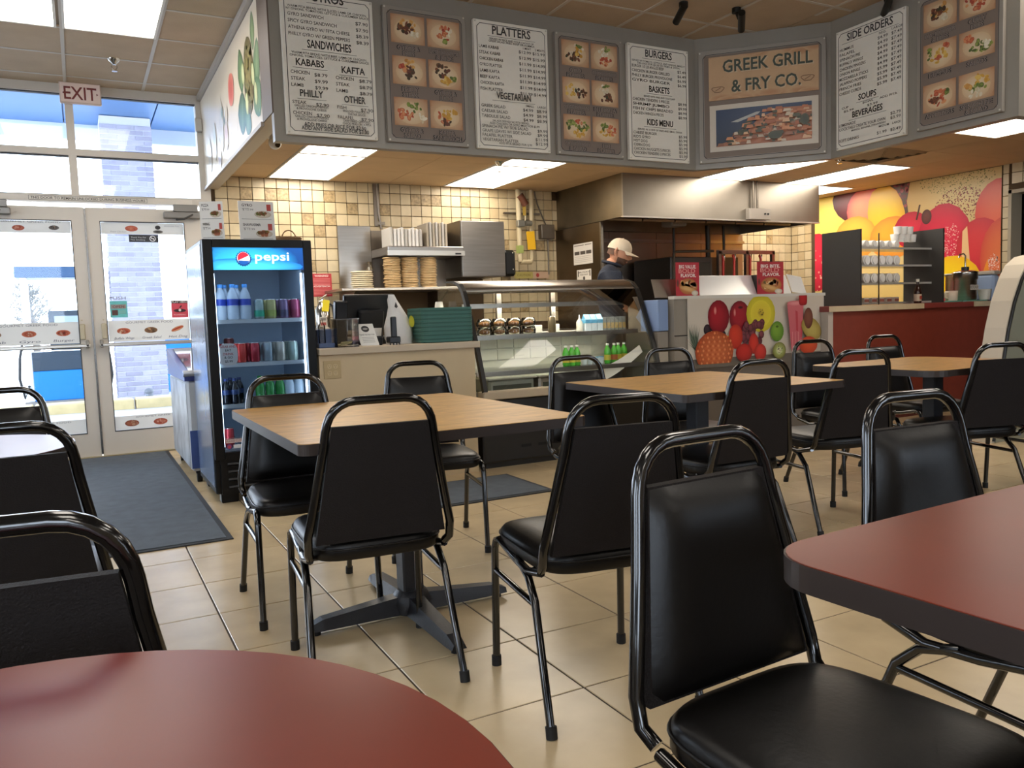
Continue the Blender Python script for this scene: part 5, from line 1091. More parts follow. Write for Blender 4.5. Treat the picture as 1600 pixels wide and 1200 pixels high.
# ------------------------------------------------------------------ kitchen back line
m_blackp = M('black_plastic', '#121212', .35)
wb = thing('work_shelf', 'long steel wall shelf carrying the pita bread stacks', 'shelf', (2.63, 7.3, 1.32)); B('shelf_top', 2.06, 3.30, 7.03, 7.62, 1.335, 1.36, m_steel, wb, .004); B('back_splash', 2.21, 2.53, 7.60, 7.63, 1.36, 1.97, m_steel, wb); B('splash_panel', 2.535, 3.30, 7.60, 7.63, 1.36, 1.93, m_steel_dull, wb)
for x in (2.2, 3.1): MB().prism([(x, 7.62, 1.10), (x, 7.62, 1.335), (x, 7.1, 1.335)], (.02, 0, 0)).build('bracket', m_steel_dull, wb)
cb = thing('prep_cabinet', 'dark steel prep cabinet below the pita shelf', 'cabinet', (2.7, 7.35, 0)); B('body', 1.95, 4.5, 7.12, 7.6, .05, .88, m_steel_dull, cb); B('worktop', 1.93, 4.52, 7.08, 7.62, .88, .92, m_steel, cb)
for x in (2.3, 3.0, 3.7): B('door', x, x+.6, 7.105, 7.12, .12, .84, m_steel, cb)
hsf = thing('heat_shelf', 'steel heated shelf with a ribbed front above the pita stacks', 'shelf', (2.91, 7.3, 1.655)); B('body', 2.53, 3.29, 7.12, 7.6, 1.66, 1.74, m_steel, hsf, .006); B('front_lip', 2.52, 3.29, 7.10, 7.12, 1.655, 1.70, M('bright_lip', '#c9c4bb', .3, .7), hsf); B('maker_plate', 3.19, 3.25, 7.097, 7.10, 1.665, 1.68, m_blackp, hsf)
cabm = thing('steel_cabinet', 'upright stainless steel wall cabinet at the end of the heated shelf', 'cabinet', (3.53, 7.42, 1.45)); B('body', 3.30, 3.775, 7.21, 7.62, 1.46, 2.0, m_steel_dull, cabm); B('door', 3.305, 3.772, 7.195, 7.21, 1.465, 1.995, m_steel, cabm, .004)
m_pita = M('pita_bread', '#cdb083', .75, var=.14, vs=12, bump=.5, bs=50, kind='world'); m_pitaw = M('pita_pale', '#d9cdb0', .7, var=.1, vs=12, bump=.4, bs=40, kind='world')
rd = random.Random(6)
def pitas(cx, y, z, r, n, h, mat, lb, packs):
    k = 0
    for p in range(packs):
        t = thing('pita_pack', lb + ('' if packs == 1 else ', %s pack' % ('bottom', 'middle', 'top')[p]), 'pita bread', (cx, y, z+k*h), 0, 'stacked packs of pita bread')
        for q in range(n):
            MB().lathe([(r*.85, .001), (r, h*.3), (r, h*.6), (r*.85, h*.92), (.0005, h*.95)], (cx+rd.uniform(-.006, .006), y+rd.uniform(-.006, .006), z+k*h), 16, .9).build('pita', mat, t); k += 1
pitas(2.305, 7.22, 1.3605, .103, 9, .0175, m_pitaw, 'pale stack of bagged pita bread beside the steel back panel', 1)
for i, (x, nm) in enumerate(((2.595, 'next to the pale bread stack'), (2.765, 'in the middle of the heated shelf'), (2.955, 'next to the steel cabinet'))): pitas(x, 7.22, 1.3605, .082, 6, .0158, m_pita, 'pita bread column under the heated shelf, ' + nm, 3)
t = thing('bread_bag', 'twisted plastic bag end on the pale pita stack', 'bag', (2.38, 7.22, 1.52)); MB().lathe([(.035, 0), (.025, .03), (.01, .05), (.022, .085)], (2.38, 7.22, 1.519), 12).build('bag_end', GLASS('bag_film', '#e9e2d2', 2.4, .2), t)
m_foam = M('foam_grey', '#b5b1aa', .6); m_foamw = M('foam_white', '#dad7d2', .55)
for i in range(9):
    x = 2.60+.036*i; MB().box(x-.014, x+.014, 7.2, 7.45, 1.742, 1.742+(.165 if i % 3 else .18), .008).build('takeout_box', m_foamw if i % 4 else m_foam, label='white foam takeout box standing on edge on the heated shelf', cat='takeout box', group='takeout boxes on the heated shelf')
for i in range(7):
    x = 2.965+.032*i; MB().box(x-.012, x+.012, 7.22, 7.46, 1.742, 1.742+.225+.012*(i % 2), .007).build('takeout_plate', m_foam if i % 2 else M('foam_tan', '#a79c8b', .6), label='taller grey takeout plate standing on edge next to the steel cabinet', cat='takeout plate', group='takeout plates on the heated shelf')
t = thing('conduit', 'thin grey electrical conduit running down the tiled wall', 'conduit', (2.64, 7.63, 1.93)); MB().tube([(2.63, 7.635, 2.38), (2.635, 7.635, 2.1), (2.655, 7.635, 1.95)], .012, 8).build('pipe', m_steel_dull, t); B('clip', 2.61, 2.69, 7.625, 7.65, 1.99, 2.02, m_steel_dull, t); B('channel', 2.59, 2.62, 7.63, 7.65, 1.98, 2.38, m_steel_dull, t)
m_pipe = M('cream_gas_pipe', '#b8a988', .5); t = thing('gas_pipes', 'pair of cream gas pipes with a valve on the tiled wall', 'pipes', (4.2, 7.55, 1.6))
MB().tube([(4.135, 7.55, 2.38), (4.135, 7.55, 1.63)], .028, 12).build('pipe', m_pipe, t); MB().tube([(4.29, 7.55, 2.38), (4.28, 7.55, 1.66), (4.26, 7.55, 1.63), (4.135, 7.55, 1.63)], .026, 12).build('pipe', m_pipe, t); MB().cyl((4.14, 7.53, 2.32), (4.21, 7.53, 2.22), .04).build('copper_joint', M('copper_brown', '#6d4230', .5, .3), t)
MB().cyl((4.19, 7.51, 2.03), (4.26, 7.51, 2.03), .028).box(4.10, 4.18, 7.50, 7.56, 1.99, 2.06, .006).build('valve', M('valve_grey', '#8d8a80', .4, .7), t); B('bracket', 3.99, 4.42, 7.6, 7.63, 2.13, 2.15, m_steel_dull, t); MB().tube([(4.22, 7.54, 2.30), (4.20, 7.53, 2.05)], .01, 6).build('hose', m_pipe, t)
B('pipe_label', 4.17, 4.205, 7.522, 7.524, 2.11, 2.25, M('label_yellow_dull', '#b3933c', .6), t); B('green_band', 4.106, 4.164, 7.521, 7.579, 1.72, 1.80, M('pipe_green', '#9aa65c', .5), t)
t = thing('warning_tag', 'yellow safety tag hanging from the gas pipe', 'tag', (4.25, 7.5, 1.76)); MB().obox((4.245, 7.50, 1.85), (1, 0, .08), (0, 1, 0), (-.08, 0, 1), .048, .0015, .095, .001).build('tag', M('tag_yellow', '#e0ad18', .5), t); MB().tube([(4.25, 7.50, 1.94), (4.27, 7.515, 2.0)], .002, 4).build('string', m_steel_dull, t)
t = thing('switch_box', 'grey electrical switch box beside the gas pipes', 'switch box', (4.5, 7.6, 1.86)); B('box', 4.42, 4.58, 7.57, 7.65, 1.88, 2.03, m_steel_dull, t, .004); MB().tube([(4.50, 7.62, 2.03), (4.40, 7.62, 2.25), (4.37, 7.62, 2.38)], .008, 6).build('cable', m_steel_dull, t); MB().tube([(4.52, 7.62, 1.88), (4.52, 7.62, 1.5)], .008, 6).build('cable', m_steel_dull, t)
t = thing('soap_dispenser', 'black wall dispenser beside the steel cabinet', 'dispenser', (4.0, 7.55, 1.48)); MB().box(3.92, 4.06, 7.5, 7.65, 1.48, 1.75, .025).build('body', m_blackp, t); MB().cyl((4.02, 7.495, 1.72), (4.02, 7.5, 1.72), .006).build('indicator', m_cw, t); MB().cyl((4.02, 7.495, 1.55), (4.02, 7.5, 1.55), .006).build('indicator', m_cw, t)
s = Print((4.10, 7.62, 1.46), (1, 0, 0), (0, 0, 1)); s.rect(0, .22, 0, .07, '#a89a55'); s.rect(.23, .42, 0, .07, '#b89a80'); s.ell(.28, .035, .02, .022, '#a8423a'); s.text('CAUTION', .11, .025, .022, '#4a3f22', 'c', .16); s.build('shelf_notice', PM, label='low yellow caution strip on the wall behind the display case', cat='sign')
# warning sign, extinguisher
s = Print((1.95, 7.645, 1.31), (1, 0, 0), (0, 0, 1)); s.rect(0, .19, 0, .215, '#b5343c'); s.text('WARNING!', .095, .185, .018, '#ecd9d4', 'c', .13, bold=.015); s.text('ADVERTENCIA!', .095, .088, .016, '#ecd9d4', 'c', .16, bold=.015)
for q in range(5): s.line(.015, .165-.013*q, .175, .165-.013*q, .004, '#d98a88'); s.line(.015, .07-.013*q, .175, .07-.013*q, .004, '#d98a88')
s.build('warning_sign', PM, label='red warning notice on the tiled wall beside the drinks cooler', cat='sign')
st = thing('equipment_stand', 'small steel stand beside the cooler carrying the extinguisher', 'stand', (1.75, 6.6, 0)); B('top', 1.55, 1.98, 6.4, 6.85, .96, 1.0, m_steel, st)
for x in (1.57, 1.94):
    for y in (6.42, 6.81): B('leg', x, x+.03, y, y+.03, 0, .96, m_steel_dull, st)
ex = thing('fire_extinguisher', 'chrome fire extinguisher with a yellow inspection tag behind the service counter', 'fire extinguisher', (1.76, 6.62, 1.0)); chrome = M('chrome')
MB().lathe([(.055, 0), (.06, .02), (.06, .17), (.03, .215), (.02, .23)], (1.76, 6.62, 1.0), 18).build('cylinder', chrome, ex); MB().box(1.745, 1.775, 6.60, 6.64, 1.23, 1.26, .004).build('valve', chrome, ex); MB().tube([(1.73, 6.6, 1.25), (1.80, 6.6, 1.29)], .008, 6).tube([(1.73, 6.6, 1.235), (1.79, 6.6, 1.235)], .007, 6).build('lever', chrome, ex)
MB().tube([(1.77, 6.6, 1.24), (1.84, 6.58, 1.2), (1.85, 6.58, 1.08), (1.83, 6.58, 1.02)], .01, 6).build('hose', m_blackp, ex); MB().obox((1.775, 6.55, 1.20), (1, 0, -.15), (0, 1, 0), (.15, 0, 1), .028, .001, .045).build('tag', M('tag_lemon', '#e3cf1e', .5), ex); s = Print((1.72, 6.555, 1.03), (1, 0, 0), (0, 0, 1)); s.rect(0, .06, 0, .08, '#a9a49c'); s.rect(.008, .052, .05, .07, '#6f6a66'); s.rect(.008, .052, .01, .035, '#8e3a36'); s.build('label', PM, ex)

# ------------------------------------------------------------------ exhaust hood and cooking line
hd = thing('exhaust_hood', 'large stainless steel exhaust hood over the cooking line', 'exhaust hood', (5.98, 7.05, 1.98)); HX0, HX1, HY = 4.66, 7.31, 6.43
B('front_panel', HX0, HX1, HY, HY+.02, 1.98, ZK, M('hood_steel', '#9c958a', .45, 1., var=.08, vs=2.5), hd); B('side_panel', HX0, HX0+.02, HY+.02, YW-.01, 1.98, ZK, M('hood_side_steel', '#857a68', .33, 1., var=.2, vs=3), hd); B('side_panel', HX1-.02, HX1, HY+.02, YW-.01, 1.98, ZK, m_steel, hd); B('drip_edge', HX0-.004, HX1+.004, HY-.006, HY+.03, 1.972, 1.985, M('bright_lip'), hd)
B('back_panel', HX0+.02, HX1-.02, YW-.03, YW-.01, 1.98, ZK, m_steel_dull, hd)
for i in range(6): x = HX0+.08+i*.42; MB().obox((x+.2, 7.05, 2.16), (1, 0, 0), (0, 1, .6), (0, -.6, 1), .2, .32, .012).build('filter', m_steel_dull, hd)
t = thing('hood_switch', 'grey switch box and conduit on the exhaust hood front', 'switch box', (6.35, HY, 1.99)); B('box', 6.22, 6.52, HY-.06, HY, 1.985, 2.10, M('box_grey', '#9a938a', .4, .5), t, .004); MB().tube([(6.36, HY-.03, 2.10), (6.36, HY-.03, 2.385)], .012, 8).tube([(6.31, HY-.03, 2.10), (6.31, HY-.03, 2.385)], .012, 8).build('conduit', m_steel_dull, t)
for x in (6.44, 6.48): MB().cyl((x, HY-.066, 2.045), (x, HY-.06, 2.045), .01).build('knob', m_blackp, t)
sw = thing('steel_partition', 'stained steel side panel at the end of the cooking line', 'panel', (4.66, 7.2, 0)); B('panel', 4.64, 4.66, 6.80, YW-.01, .02, 1.97, M('stained_steel', '#6f604c', .36, 1., var=.18, vs=2.5), sw); B('edge_trim', 4.635, 4.665, 6.78, 6.80, .0, 1.97, m_steel, sw)
bw = thing('steel_wall_lining', 'steel lining with copper reflections put into its colour, on the wall behind the cooking line', 'wall lining', (6.0, 7.64, .9)); m_lin = M('lining_steel', '#94867a', .36, 1., var=.16, vs=1.8)  # warm tint stands in for copper-coloured reflections on plain steel
for i in range(4): B('sheet', 4.67+.67*i, 4.67+.67*i+.665, YW-.012, YW-.002, .0, 1.975, m_lin, bw)
B('upper_rail', 4.67, 7.34, YW-.05, YW-.014, 1.86, 1.895, m_steel, bw)
U = Vector((0, -1, 0)); V = Vector((0, 0, 1))
s = Print((4.637, 7.295, 1.575), U, V); s.rect(0, .36, 0, .215, '#cfc7ba')
for q in range(3): s.rect(.02+.11*q, .115+.11*q, .10, .135, '#4a423a')
for q in range(4): s.line(.02, .08-.018*q, .34, .08-.018*q, .004, '#a59c90')
s.line(.02, .195, .2, .195, .008, '#6d655c'); s.line(.22, .195, .34, .195, .008, '#6d655c'); s.build('notice_sheet', PM, label='white notice with three dark pictures on the stained steel panel', cat='notice')
s = Print((4.637, 7.24, 1.40), U, V); s.rect(0, .27, 0, .12, '#d2cabc'); s.text('EMPLOYEES MUST', .135, .085, .016, '#3a342c', 'c', .2, bold=.012); s.text('WASH HANDS', .135, .06, .016, '#3a342c', 'c', .15, bold=.012); s.rect(.015, .035, .05, .11, '#5a5248'); s.rect(.235, .255, .05, .11, '#5a5248'); s.ell(.135, .03, .02, .02, '#3a342c'); s.build('notice_sheet', PM, label='white hand washing notice below the picture notice', cat='notice')
ov = thing('oven', 'dark oven cabinet under the exhaust hood', 'oven', (5.92, 7.2, 0)); B('body', 5.62, 6.20, 6.92, 7.58, .02, 1.64, M('oven_black', '#2a2622', .35), ov, .01); B('door', 5.66, 6.16, 6.90, 6.92, 1.0, 1.58, M('oven_glass', '#38342f', .12), ov, .01); MB().tube([(5.63, 6.88, 1.2), (5.63, 6.88, 1.67), (5.66, 6.88, 1.69), (6.18, 6.88, 1.70)], .014, 8).build('gas_rail', M('rail_dark', '#3c342a', .4, .6), ov)
fy = thing('fryer', 'steel fryer with a tall back frame under the exhaust hood', 'fryer', (6.65, 7.1, 0)); B('body', 6.24, 7.08, 6.85, 7.5, .02, .92, m_steel, fy, .01); B('back_riser', 6.24, 7.08, 7.45, 7.5, .92, 1.68, M('oven_black'), fy)
for x in (6.24, 6.64, 7.04): B('frame_post', x, x+.04, 6.86, 6.90, .92, 1.70, m_steel, fy)
B('frame_rail', 6.24, 7.08, 6.86, 6.90, 1.67, 1.71, m_steel, fy); B('tank', 6.3, 7.02, 6.92, 7.4, .92, .95, m_steel_dull, fy)
for i, x in enumerate((6.36, 6.52, 6.76, 6.92)):
    t = thing('fry_basket', 'hanging fry basket with a red handle, %s' % ('next to the oven' if i == 0 else 'second from the oven' if i == 1 else 'next to the steel post' if i == 2 else 'at the tiled wall end'), 'fry basket', (x, 6.95, .96), 0, 'fry baskets'); MB().tube([(x, 6.93, 1.28), (x-.02, 6.90, 1.62), (x-.02, 6.92, 1.66)], .014, 8).build('handle', M('red_handle', '#b02c24', .4), t); MB().box(x-.06, x+.06, 6.93, 7.2, .96, 1.10, .01).build('basket', m_steel_dull, t); MB().tube([(x-.02, 6.92, 1.66), (x+.02, 6.92, 1.7), (x+.03, 6.94, 1.6)], .008, 6).build('hook', chrome, t)
for x, z1, l in ((5.98, 1.98, 'next to the oven gas rail'), (6.48, 1.98, 'thick, between the oven and fryer'), (6.72, 1.98, 'thin, over the fryer')): MB().tube([(x, 7.3, 1.0 if x > 6.3 else 1.66), (x, 7.3, z1+.05)], .03 if 'thick' in l else .016, 8).build('suppression_pipe', M('rail_dark'), label='dark vertical suppression pipe under the hood, '+l, cat='pipe', group='suppression pipes')
MB().box(5.72, 5.92, 7.0, 7.2, 1.98, 2.1, .01).build('hood_lamp', M('lamp_grey', '#8a8378', .5), label='grey lamp housing under the exhaust hood', cat='lamp housing')

# ------------------------------------------------------------------ sandwich station with fruit picture
SX0, SX1, SY = 4.10, 5.76, 5.02
ss = thing('sandwich_station', 'sandwich prep station clad in grey panels beside the display case', 'prep station', (4.93, 5.4, 0)); m_sg = M('station_grey', '#8a8174', .45)
B('body', SX0, SX1-.1, SY, 5.62, 0, 1.15, m_sg, ss); B('top_rail', SX0-.005, SX1+.005, SY-.015, SY+.06, 1.15, 1.175, M('rail_white', '#c9c4b8', .4), ss); B('seam', SX0, SX0+.14, SY-.003, SY, .86, .868, m_blk, ss)
B('kick_panel', 4.24, SX1, SY-.006, SY, .02, .60, M('kick_grey', '#6c645a', .5), ss)
for a, b, l in ((4.44, 5.06, 'a'), (5.09, 5.46, 'b')): MB().obox(((a+b)/2, 5.14, 1.255), (1, 0, 0), (0, .42, 1), (0, -1, .42), (b-a)/2, .09, .004, .002).build('lid', M('lid_glare_white', '#f0ede6', .25, .15), ss)  # steel lids coloured white to stand for reflected ceiling lights
MB().obox((5.56, 5.14, 1.255), (1, 0, -.15), (0, .42, 1), (0, -1, .42), .09, .085, .004, .002).build('lid', M('lid_glare_white'), ss)
B('lid_hinge', 5.062, 5.088, 5.10, 5.20, 1.18, 1.34, m_blk, ss)
MB().obox((4.20, 5.15, 1.24), (1, 0, 0), (0, .3, 1), (0, -1, .3), .20, .075, .003).build('side_guard', m_steel_dull, ss)
fs_ = thing('fruit_sign', 'printed fruit and smoothie sign on the sandwich station front', 'sign', (4.98, SY, .6)); FX, FZ, FW, FH = 4.225, .60, 1.52, .555
B('panel', FX, FX+FW, SY-.014, SY-.007, FZ, FZ+FH, M('sign_white', '#c9c0b0', .4), fs_)
s = Print((FX, SY-.0145, FZ), (1, 0, 0), (0, 0, 1), clip=(0, FW, 0, FH)); s.rect(0, FW, 0, FH, '#cbc1b1', '#c5baa9'); s.rect(0, FW, 0, .07, '#6f675c'); s.U = Vector((.9, 0, 0)); s.O = s.O-Vector((.02, 0, 0)); s.clip = (.0224, (FW+.02)/.9, 0, FH); G = s.ell
for i in range(16): a = math.radians(60+7*i); s.poly([(.10, .14), (.12, .14), (.07+.17*math.cos(a)*1.0, .14+.22*math.sin(a))], ('#4d5a48', '#6d7a68', '#39443a')[i % 3])
for x, y in ((.24, .30), (.30, .33), (.34, .28), (.27, .24), (.36, .23), (.31, .20), (.41, .25)): G(x, y, .045, .045, '#3c3038', '#1a1418', hx=-.3, hy=.4)
G(.37, .40, .125, .135, '#a8232e', '#6e121e', hx=-.3, hy=.2); G(.33, .45, .018, .035, '#d98a80', '#a8232e'); G(.62, .395, .125, .13, '#a3222e', '#6a1220', hx=-.3, hy=.2); G(.56, .43, .015, .035, '#d98a80', '#a3222e'); G(.63, .47, .03, .012, '#3a1a14', '#6a1220')
G(.88, .415, .18, .155, '#d8c83a', '#bcae2a'); G(.88, .415, .13, .11, '#d3bc38', '#d8c83a'); G(.88, .42, .045, .04, '#b39a30', '#d3bc38'); s.dots(.88, .42, .035, .03, 20, .005, ('#8a7426', '#6d5a20'), 2)
for q in range(34): rd = random.Random(q*3); G(.66+rd.uniform(-.02, .24), .32-rd.uniform(-.02, .18), .034, .034, '#7d3f48', '#3f1a24', hx=-.3, hy=.4, n=10)
G(1.075, .26, .085, .085, '#7aa03a', '#4f7a24', hx=-.3, hy=.3); G(1.075, .30, .02, .01, '#3a4a1a', '#4f7a24'); s.poly([(.40, .24), (.52, .25), (.50, .20), (.44, .19)], '#c9b83c')
G(.56, .235, .085, .10, '#d0402c', '#a82a20', hx=-.2, hy=.3); G(.78, .17, .06, .085, '#cf3a2e', '#a02420'); G(.66, .10, .10, .075, '#c8322a', '#8f1c1c', hy=.4); G(.86, .095, .075, .07, '#cf3c34', '#98221f', hy=.4)
G(.31, .12, .22, .17, '#d8794a', '#a84a28', n=26)
for r in range(9):
    for q in range(14):
        x = .11+.031*q+(.0155 if r % 2 else 0); y = .0+.034*r
        if ((x-.31)/.205)**2+((y-.12)/.155)**2 < 1: s.poly([(x-.013, y), (x, y-.013), (x+.013, y), (x, y+.013)], ('#e58f5c', '#c9633a')[(r+q) % 2])
G(1.08, .10, .085, .07, '#a8b06a', '#6d6a30'); G(1.08, .10, .05, .04, '#d9d6b0', '#8fa04a'); s.dots(1.08, .10, .055, .045, 22, .004, ('#2a2a1a',), 4)
s.poly([(1.185, .48), (1.40, .50), (1.37, .10), (1.24, .08)], '#c4666c', '#b8545e'); G(1.29, .49, .107, .022, '#d88d8c', '#c4666c'); s.poly([(1.29, .43), (1.32, .42), (1.325, .25), (1.30, .26)], '#b03a44'); s.poly([(1.36, .33), (1.38, .34), (1.37, .2), (1.355, .2)], '#b03a44')
for x in (1.255, 1.29, 1.33): s.line(x, .09, x-.005, .25, .004, '#dba0a0')
G(1.39, .53, .055, .06, '#b01f28', '#7e1218', p=4); G(1.50, .27, .14, .09, '#b3a25a', '#8a7638', -25); G(1.46, .36, .06, .09, '#7a4a3a', '#5a2f28'); G(1.46, .13, .12, .075, '#d0522f', '#a83a24', hy=.4); s.rect(0, FW, -.1, .028, '#6f675c'); s.build('fruit_print', PMG, fs_)
def promo(x, y, w, h, l1, l2, l3, sk, seed, label):
    t = thing('promo_sign', label, 'sign', (x+w/2, y, 1.175), 0, 'red promo signs on the sandwich station'); B('panel', x, x+w, y, y+.004, 1.176, 1.176+h, M('promo_red', '#ab2430', .45), t)
    s = Print((x, y-.0005, 1.176), (1, 0, 0), (0, 0, 1), clip=(0, w, 0, h)); s.rect(0, w, 0, h, '#b32834')
    s.text(l1, w*.5, h*.82, .026, '#e8d9d0', 'c', w*.74, bold=.03); s.text(l2, w*.47, h*.68, .034, '#e39a90', 'c', w*.72, bold=.012); s.text(l3, w*.53, h*.56, .026, '#e8d9d0', 'c', w*.66, bold=.03)
    s.ell(w*.52, h*.28, w*.40, h*.24, '#c98a4e', '#a8602f'); s.dots(w*.52, h*.32, w*.32, h*.15, 34, .014, ('#d9a05c', '#8d4a2c', '#6f5a30', '#e0c090', '#a8583a'), seed); s.ell(w*.5, h*.2, w*.36, h*.08, '#d8ab6c', '#b98246', -12); s.ell(w*.8, h*.08, w*.15, h*.08, '#dcd2c0', '#b9ab95')
    s.ell(w*.06, h*.38, .014, .03, '#5d2f26', '#8d3a30'); s.build('print', PM, t)
promo(4.18, 5.085, .235, .265, 'BIG VALUE.', 'BOLD', 'FLAVOR.', .1, 41, 'red big value sign with a sandwich picture on the sandwich station'); promo(5.03, 5.07, .30, .27, 'BIG BITE.', 'BOLD', 'FLAVOR.', 0, 43, 'red big bite sign with a taco picture on the sandwich station')
t = thing('glove_box_holder', 'blue glove box holder between the display case and sandwich station', 'holder', (4.02, 5.1, .0)); B('pedestal', 3.985, 4.085, 5.08, 5.5, 0, .90, m_sg, t); B('box', 3.985, 4.085, 5.07, 5.3, .905, 1.15, M('pale_blue_box', '#7f94b8', .5), t, .004); B('label_panel', 3.99, 4.08, 5.074, 5.079, .52, .78, M('tan_label', '#a89c88', .6), t)

# ------------------------------------------------------------------ red counter with drink station
RX0, RX1, RY, RZ = 5.70, 8.175, 4.90, 1.055
rc = thing('red_counter', 'red laminate counter below the fruit mural', 'counter', (6.8, 5.0, 0)); m_red = M('red_laminate', '#7c3426', .5, var=.06, vs=14)
B('front_panel', RX0+.06, RX1, RY+.03, RY+.05, .10, RZ-.05, m_red, rc); B('body', RX0+.06, RX1, RY+.05, 5.40, 0, RZ-.05, M('counter_core', '#5a2a22', .6), rc); B('end_trim', RX0, RX0+.06, RY+.02, 5.0, 0, RZ-.05, M('trim_white', '#b9ada0', .5), rc)
B('countertop', RX0-.01, RX1, RY, 5.42, RZ-.05, RZ, M('top_red', '#7e3630', .4), rc, .004); B('worn_edge', RX0-.012, 6.95, RY-.003, RY, RZ-.05, RZ-.002, M('worn_cream', '#c4b090', .55, var=.1), rc); B('worn_edge', 7.70, RX1-.02, RY-.003, RY, RZ-.05, RZ-.002, M('worn_cream'), rc); B('toe_kick', RX0+.06, RX1, RY+.10, RY+.12, 0, .10, m_blk, rc)
su = thing('condiment_shelf', 'black-sided shelf unit with clear shelves on the red counter', 'shelf unit', (6.7, 5.15, RZ)); m_sb = M('shelf_black', '#2c2a27', .5); z0, z1 = RZ, RZ+.70
SA, SB_ = 6.13, 7.30
B('side_panel', SA, SA+.02, 4.94, 5.36, z0, z1-.03, m_sb, su); B('side_panel', SB_-.02, SB_, 4.94, 5.36, z0, z1, m_sb, su)
LV = (RZ+.004, RZ+.185, RZ+.35, RZ+.51)
for i, z in enumerate(LV): B('clear_shelf', SA+.021, SB_-.021, 5.06, 5.35, z, z+.012, GLASS('shelf_acrylic', '#fdfcfa', .8), su); B('shelf_lip', SA+.021, SB_-.021, 5.055, 5.06, z-.002, z+.016, M('lip_grey', '#b5b2ad', .3, .2), su)
B('front_mullion', 6.40, 6.408, 4.96, 4.968, z0, z1-.06, m_steel, su); MB().quad((SA+.02, 4.96, z0+.002), (6.9, 4.96, z0+.002), (6.9, 4.96, z0+.60), (SA+.02, 4.96, z0+.60)).build('clear_front', GLASS('shelf_front', '#ffffff', .8), su)
m_lid = M('lid_white', '#ebe8e2', .4); m_film = M('cup_film', '#f0eeea', .3)
for lv, z in enumerate(LV):
    z += .0125
    for i in range(7):
        x = SA+.10+.105*i; hh = (.05, .10, .11, .06)[lv]
        nm = ('sauce packet box', 'sleeve of foil lids', 'sleeve of clear cups', 'pile of white lids')[lv]
        t = thing(nm.replace(' ', '_'), '%s on the %s clear shelf of the condiment unit' % (nm, ('lowest', 'second', 'third', 'top')[lv]), 'supplies', (x, 5.2, z), 0, nm + ' row on the condiment unit')
        if lv == 0: MB().box(x-.035, x+.035, 5.12, 5.22, z, z+hh, .004).build('box', M('packet_box', '#dccfc4', .5), t); B('printed_side', x-.03, x+.03, 5.118, 5.12, z+.01, z+.035, M('packet_red', '#b06a5c', .5), t)
        else:
            r = .047 if lv < 3 else .036
            MB().cyl((x, 5.12, z+r), (x, 5.32, z+r), r, n=12).build('sleeve', (m_film, M('foil_sleeve', '#efece6', .3), m_film, m_lid)[lv], t); MB().cyl((x, 5.112, z+r), (x, 5.12, z+r), r*.7, n=12).build('end', M('sleeve_end', '#f0eee9', .35) if lv < 3 else m_lid, t)
for i in range(7):
    MB().lathe([(.032, 0), (.04, .07), (.038, .072), (.03, .006)], (6.96+.085*(i % 4 if i < 4 else i-3.5), 5.22, LV[3]+.0125+.073*(i//4)+.072), 14).build('foam_cup', m_lid, label='white foam cup in the %s row on top of the lids' % ('lower' if i < 4 else 'upper'), cat='cup', group='foam cups on the condiment unit')
t = thing('sauce_bottle', 'dark glass sauce bottle with a round label on the red counter', 'bottle', (6.92, 4.945, RZ)); x, y = 6.92, 4.945
MB().lathe([(.03, 0), (.034, .008), (.034, .10), (.024, .14), (.013, .17), (.013, .20)], (x, y, RZ), 16).build('glass', M('dark_glass', '#2a120c', .08, spec=.7), t); MB().lathe([(.015, .198), (.015, .225)], (x, y, RZ), 12).build('cap', m_cw, t); MB().lathe([(.0347, .02), (.0347, .085)], (x, y, RZ), 16).build('label', M('sauce_label', '#b8a48f', .5), t); MB().ell((x, y-.033, RZ+.052), (.02, .004, .02), 12, 6).build('label_disc', M('sauce_red', '#9a3a2c', .5), t)
t = thing('coffee_mug', 'cream coffee mug with a handle on the red counter', 'mug', (7.50, 5.0, RZ)); MB().lathe([(.05, 0), (.055, .01), (.058, .095), (.054, .095), (.05, .012), (.0005, .012)], (7.50, 5.0, RZ+.012), 18).build('cup', M('mug_cream', '#cbb8a0', .35), t); MB().tube([(7.448, 5.0, RZ+.09), (7.40, 5.0, RZ+.085), (7.395, 5.0, RZ+.045), (7.445, 5.0, RZ+.035)], .007, 8).build('handle', M('mug_cream'), t)
MB().prism([(a, b, RZ+.0005) for a, b in rrect(7.33, 7.60, 4.93, 5.14, .04, 4)], (0, 0, .011)).build('serving_tray', M('tray_mint', '#5f9a86', .45), label='mint green tray under the coffee mug', cat='tray')
MB().prism([(a, b, RZ+.0005) for a, b in rrect(7.62, 8.0, 4.93, 5.18, .04, 4)], (0, 0, .011)).build('serving_tray', M('tray_mint'), label='mint green tray under the ketchup pail', cat='tray')
t = thing('ketchup_pail', 'steel ketchup pail with a pump and a paper label', 'ketchup dispenser', (7.79, 5.05, RZ+.012)); cx, cy, cz = 7.79, 5.05, RZ+.012
MB().lathe([(.095, 0), (.105, .01), (.105, .20), (.115, .205), (.115, .27)], (cx, cy, cz), 22).build('pail', m_steel, t); MB().lathe([(.12, .27), (.12, .28), (.06, .295), (.0005, .295)], (cx, cy, cz), 22).build('lid', chrome, t); MB().cyl((cx, cy, cz+.29), (cx, cy, cz+.33), .035).build('pump_collar', m_blackp, t); MB().tube([(cx, cy, cz+.33), (cx, cy, cz+.44), (cx-.03, cy, cz+.46), (cx-.09, cy, cz+.45), (cx-.10, cy, cz+.42)], .008, 8).build('pump_spout', chrome, t)
